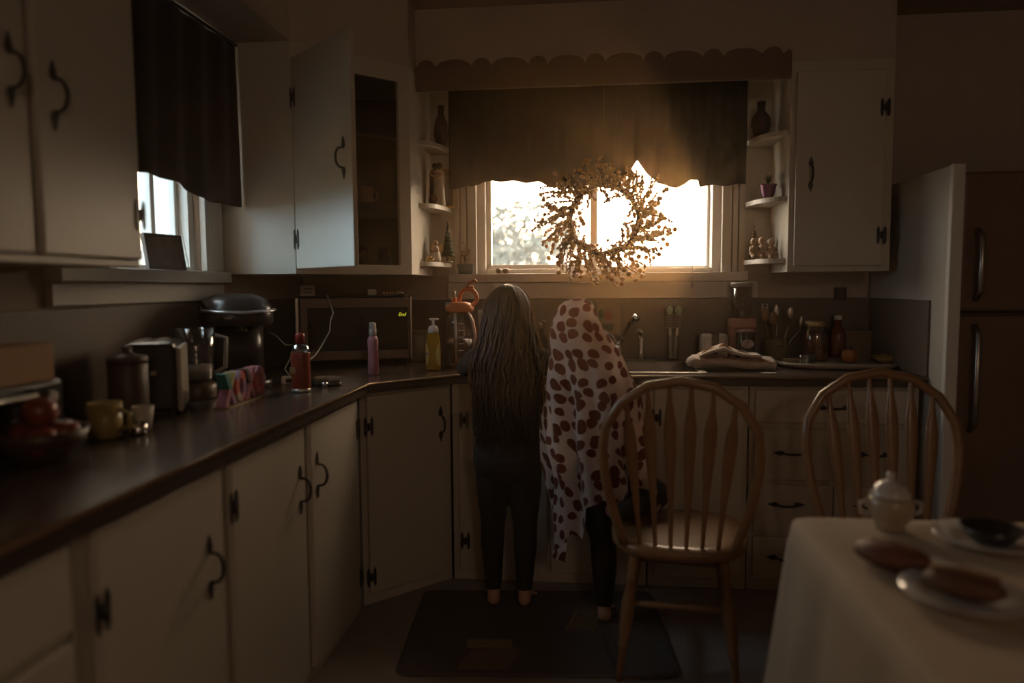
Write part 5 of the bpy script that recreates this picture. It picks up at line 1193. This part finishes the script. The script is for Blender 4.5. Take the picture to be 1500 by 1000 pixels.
# (height, centre x, half width) measured along the back
PRO = [(1.235, -.030, .004), (1.228, -.032, .042), (1.205, -.036, .066), (1.150, -.040, .088), (1.09, -.026, .112), (1.01, -.001, .140), (.925, .016, .162), (.865, .028, .176), (.71, .034, .188), (.56, .058, .190), (.40, .068, .185), (.25, .065, .175)]
PRO = [(z, c, w_) for z, c, w_ in PRO]
def prof(z):
    T_ = sorted((a, b, c) for a, b, c in PRO)
    return interp([(a, b) for a, b, c in T_], z), interp([(a, c) for a, b, c in T_], z)
HEM = [(-2.7, .42), (-1.95, .40), (-1.45, .235), (-1.15, .28), (-.72, .385), (-.50, .37), (-.30, .50), (.0, .525), (.5, .515), (1.0, .47), (1.6, .44), (2.7, .5)]
def towel_pt(u, v):
    th_ = -2.40+4.80*u                     # 0 faces the camera, negative to the left
    hem = interp(HEM, th_); z = 1.235-(1.235-hem)*(v**.9)
    c, hw = prof(z); dp = .55+.25*min(1, (1.235-z)/.3)
    yd = hw*(1.12-.34*min(1, max(0, (1.14-z)/.12)))
    yc = ky+.068-.108*min(1, max(0, (1.20-z)/.5))
    g = max(0, min(1, (1.08-z)/.45))
    fold = g*(.020*math.sin(th_*6.0+.9)+.013*math.sin(th_*11+z*5)+.010*math.sin(th_*3.2-z*7))+.003*math.sin(th_*5+z*30)
    # a deep fold left of the middle of the back
    fold += -.040*g*math.exp(-((th_+.62)/.13)**2)+.030*g*math.exp(-((th_+.30)/.14)**2)-.022*g*math.exp(-((th_-.02)/.12)**2)
    r1 = 1+fold/.16
    return V((c+hw*r1*math.sin(th_), yc-yd*r1*math.cos(th_), z))
NU, NV = 150, 90
m = MB(); m.grid(towel_pt, NU, NV)
tw = m.build('towel', TWL, kid, fixn=False); me = tw.data
uvl = me.uv_layers.new(name='UVMap')
# arc lengths give the cloth's own coordinates
uu = [[0]*NU for _ in range(NV)]; vv = [[0]*NU for _ in range(NV)]
for j in range(NV):
    c_ = 0; mid = NU//2
    for i in range(mid+1, NU): c_ += (m.v[j*NU+i]-m.v[j*NU+i-1]).length; uu[j][i] = c_
    c_ = 0
    for i in range(mid-1, -1, -1): c_ -= (m.v[j*NU+i]-m.v[j*NU+i+1]).length; uu[j][i] = c_
for i in range(NU):
    c_ = 0
    for j in range(1, NV): c_ += (m.v[j*NU+i]-m.v[(j-1)*NU+i]).length; vv[j][i] = c_
for lp in me.loops:
    j, i = divmod(lp.vertex_index, NU); uvl.data[lp.index].uv = (uu[j][i]+3, vv[j][i]+3)
for v_ in me.vertices: v_.co -= V((kx, ky, .0095))

# ------------------------------------------------------------------ outdoors
GRS = mat('dry_grass', (.10, .09, .065), .95, var=.3, scale=1.5)
m = MB(); m.box(-60, 60, WY+T+.01, 90, -.75, -.7); struct(m.build('ground', GRS)); m = MB(); m.box(-60, WX-T-.01, -20, WY+T+.01, -.75, -.7); struct(m.build('ground_side', GRS))
HILL = mat('pale_brush_hill', (.135, .118, .092), 1, var=.45, scale=1.2, bump=.6, bscale=3)
rhh = random.Random(3)
def hillf(u, v):
    x = -24+26*u; y = 15+22*v; k = math.sin(PI*min(1, v*1.15)*.5); tx = max(0, min(1, (3.2-x)/8)); tx = tx*tx*(3-2*tx)
    return (x, y, -.7+3.9*k*tx+.18*math.sin(x*1.9+y)*k*tx+.12*math.sin(x*4.3-y*2)*k*tx)
m = MB(); m.grid(hillf, 70, 40); o = m.build('hill', HILL); struct(o)
def sky_blocker(u, v):  # unseen rise added to block low sky light from the left wall cabinet
    a = R(14.5)+R(60)*u; d = 26+14*v; k = math.sin(PI*.5*min(1, v*1.4))*min(1, u*9)
    return (d*math.sin(a), d*math.cos(a), -.7+(4.3+.35*math.sin(u*40)+.25*math.sin(u*93))*k)
m = MB(); m.grid(sky_blocker, 90, 16); o = m.build('sky_blocker_hill', HILL); struct(o)
LEAF = mat('pale_olive_leaf', (.105, .092, .066), .9, var=.35, scale=2); BARK = mat('grey_bark', (.07, .06, .05), .9)
def tree(name, label, x, y, zb, h, w_, n, cat='tree', lf=.16, grp=None):
    t = thing(name, label, cat, (x, y, zb), 0, grp)
    m = MB(); m.tube([(0, 0, -.2), (.05*w_, 0, h*.4), (-.03*w_, 0, h*.85)], [.035*h, .024*h, .008*h], 8)
    cs = []
    for i in range(7):
        a = i*2.4; e = V((w_*.42*math.cos(a)*(.6+.4*rhh.random()), w_*.42*math.sin(a), h*rhh.uniform(.5, .95))); cs.append(e); m.tube([(0, 0, h*rhh.uniform(.25, .5)), tuple(e*.6+V((0, 0, h*.15))), tuple(e)], [.014*h, .009*h, .004*h], 6)
    m.build('branching_trunk' if cat == 'tree' else 'stem', BARK, t)
    m = MB()
    for i in range(n):
        c = rhh.choice(cs); g = V((rhh.gauss(0, w_*.15), rhh.gauss(0, w_*.15), rhh.gauss(0, h*.10))); p = c+g
        a = V((rhh.uniform(-1, 1), rhh.uniform(-1, 1), rhh.uniform(-1, 1))).normalized(); b = a.orthogonal().normalized()*.55; s_ = lf*rhh.uniform(.6, 1.3)
        m.add([p-a*s_*.5, p+b*s_*.5, p+a*s_*.5, p-b*s_*.5], [(0, 1, 2, 3)])
    o = m.build('foliage', LEAF, t, fixn=False); o['kind'] = 'stuff'; return t
for i, (px_, Y_, dz, h, w_, n) in enumerate(((722, 20, 1.35, 2.5, 1.5, 260), (752, 23, 1.8, 2.9, 2.0, 300), (792, 21, 1.2, 2.9, 2.0, 420), (822, 24, 1.0, 3.0, 1.8, 380))):
    x = at(px_, 330, Y_).x
    tree('garden_tree', ['pale tree at the left edge of the sink window view', 'pale tree second from the left in the window view', 'pale tree third from the left in the window view', 'pale tree beside the wreath in the window view'][i], x, Y_, dz-.3, h, w_, n, lf=.20, grp='trees on the hill')
for i, (px_, py_, Y_) in enumerate(((718, 352, 15.5), (742, 372, 14.5), (770, 360, 15.5), (795, 376, 14.5), (725, 384, 13.5), (778, 386, 13.5))):
    q = at(px_, py_, Y_)
    tree('garden_bush', ['grey green bush high at the left of the window view', 'grey green bush in the lower middle of the left pane', 'grey green bush above the middle of the left pane', 'grey green bush beside the wreath low in the left pane', 'grey green bush in the lower left pane corner', 'grey green bush just above the sill left of the wreath'][i], q.x, Y_, q.z-.45, .75, 1.0, 300, 'bush', .10, 'bushes on the hillside')
WIRE = mat('pale_wire', (.16, .16, .16), .5)
for i, (a, b) in enumerate((((700, 342), (775, 313)), ((705, 316), (762, 276)))):
    p, q = at(a[0], a[1], 13), at(b[0], b[1], 16); d = q-p
    tag(MB().tube([p-d*1.2, p, q, q+d*1.2], .022, 6).build('utility_wire', WIRE), ['lower pale wire slanting across the left pane', 'upper pale wire slanting across the left pane'][i], 'wire', 'wires outside')
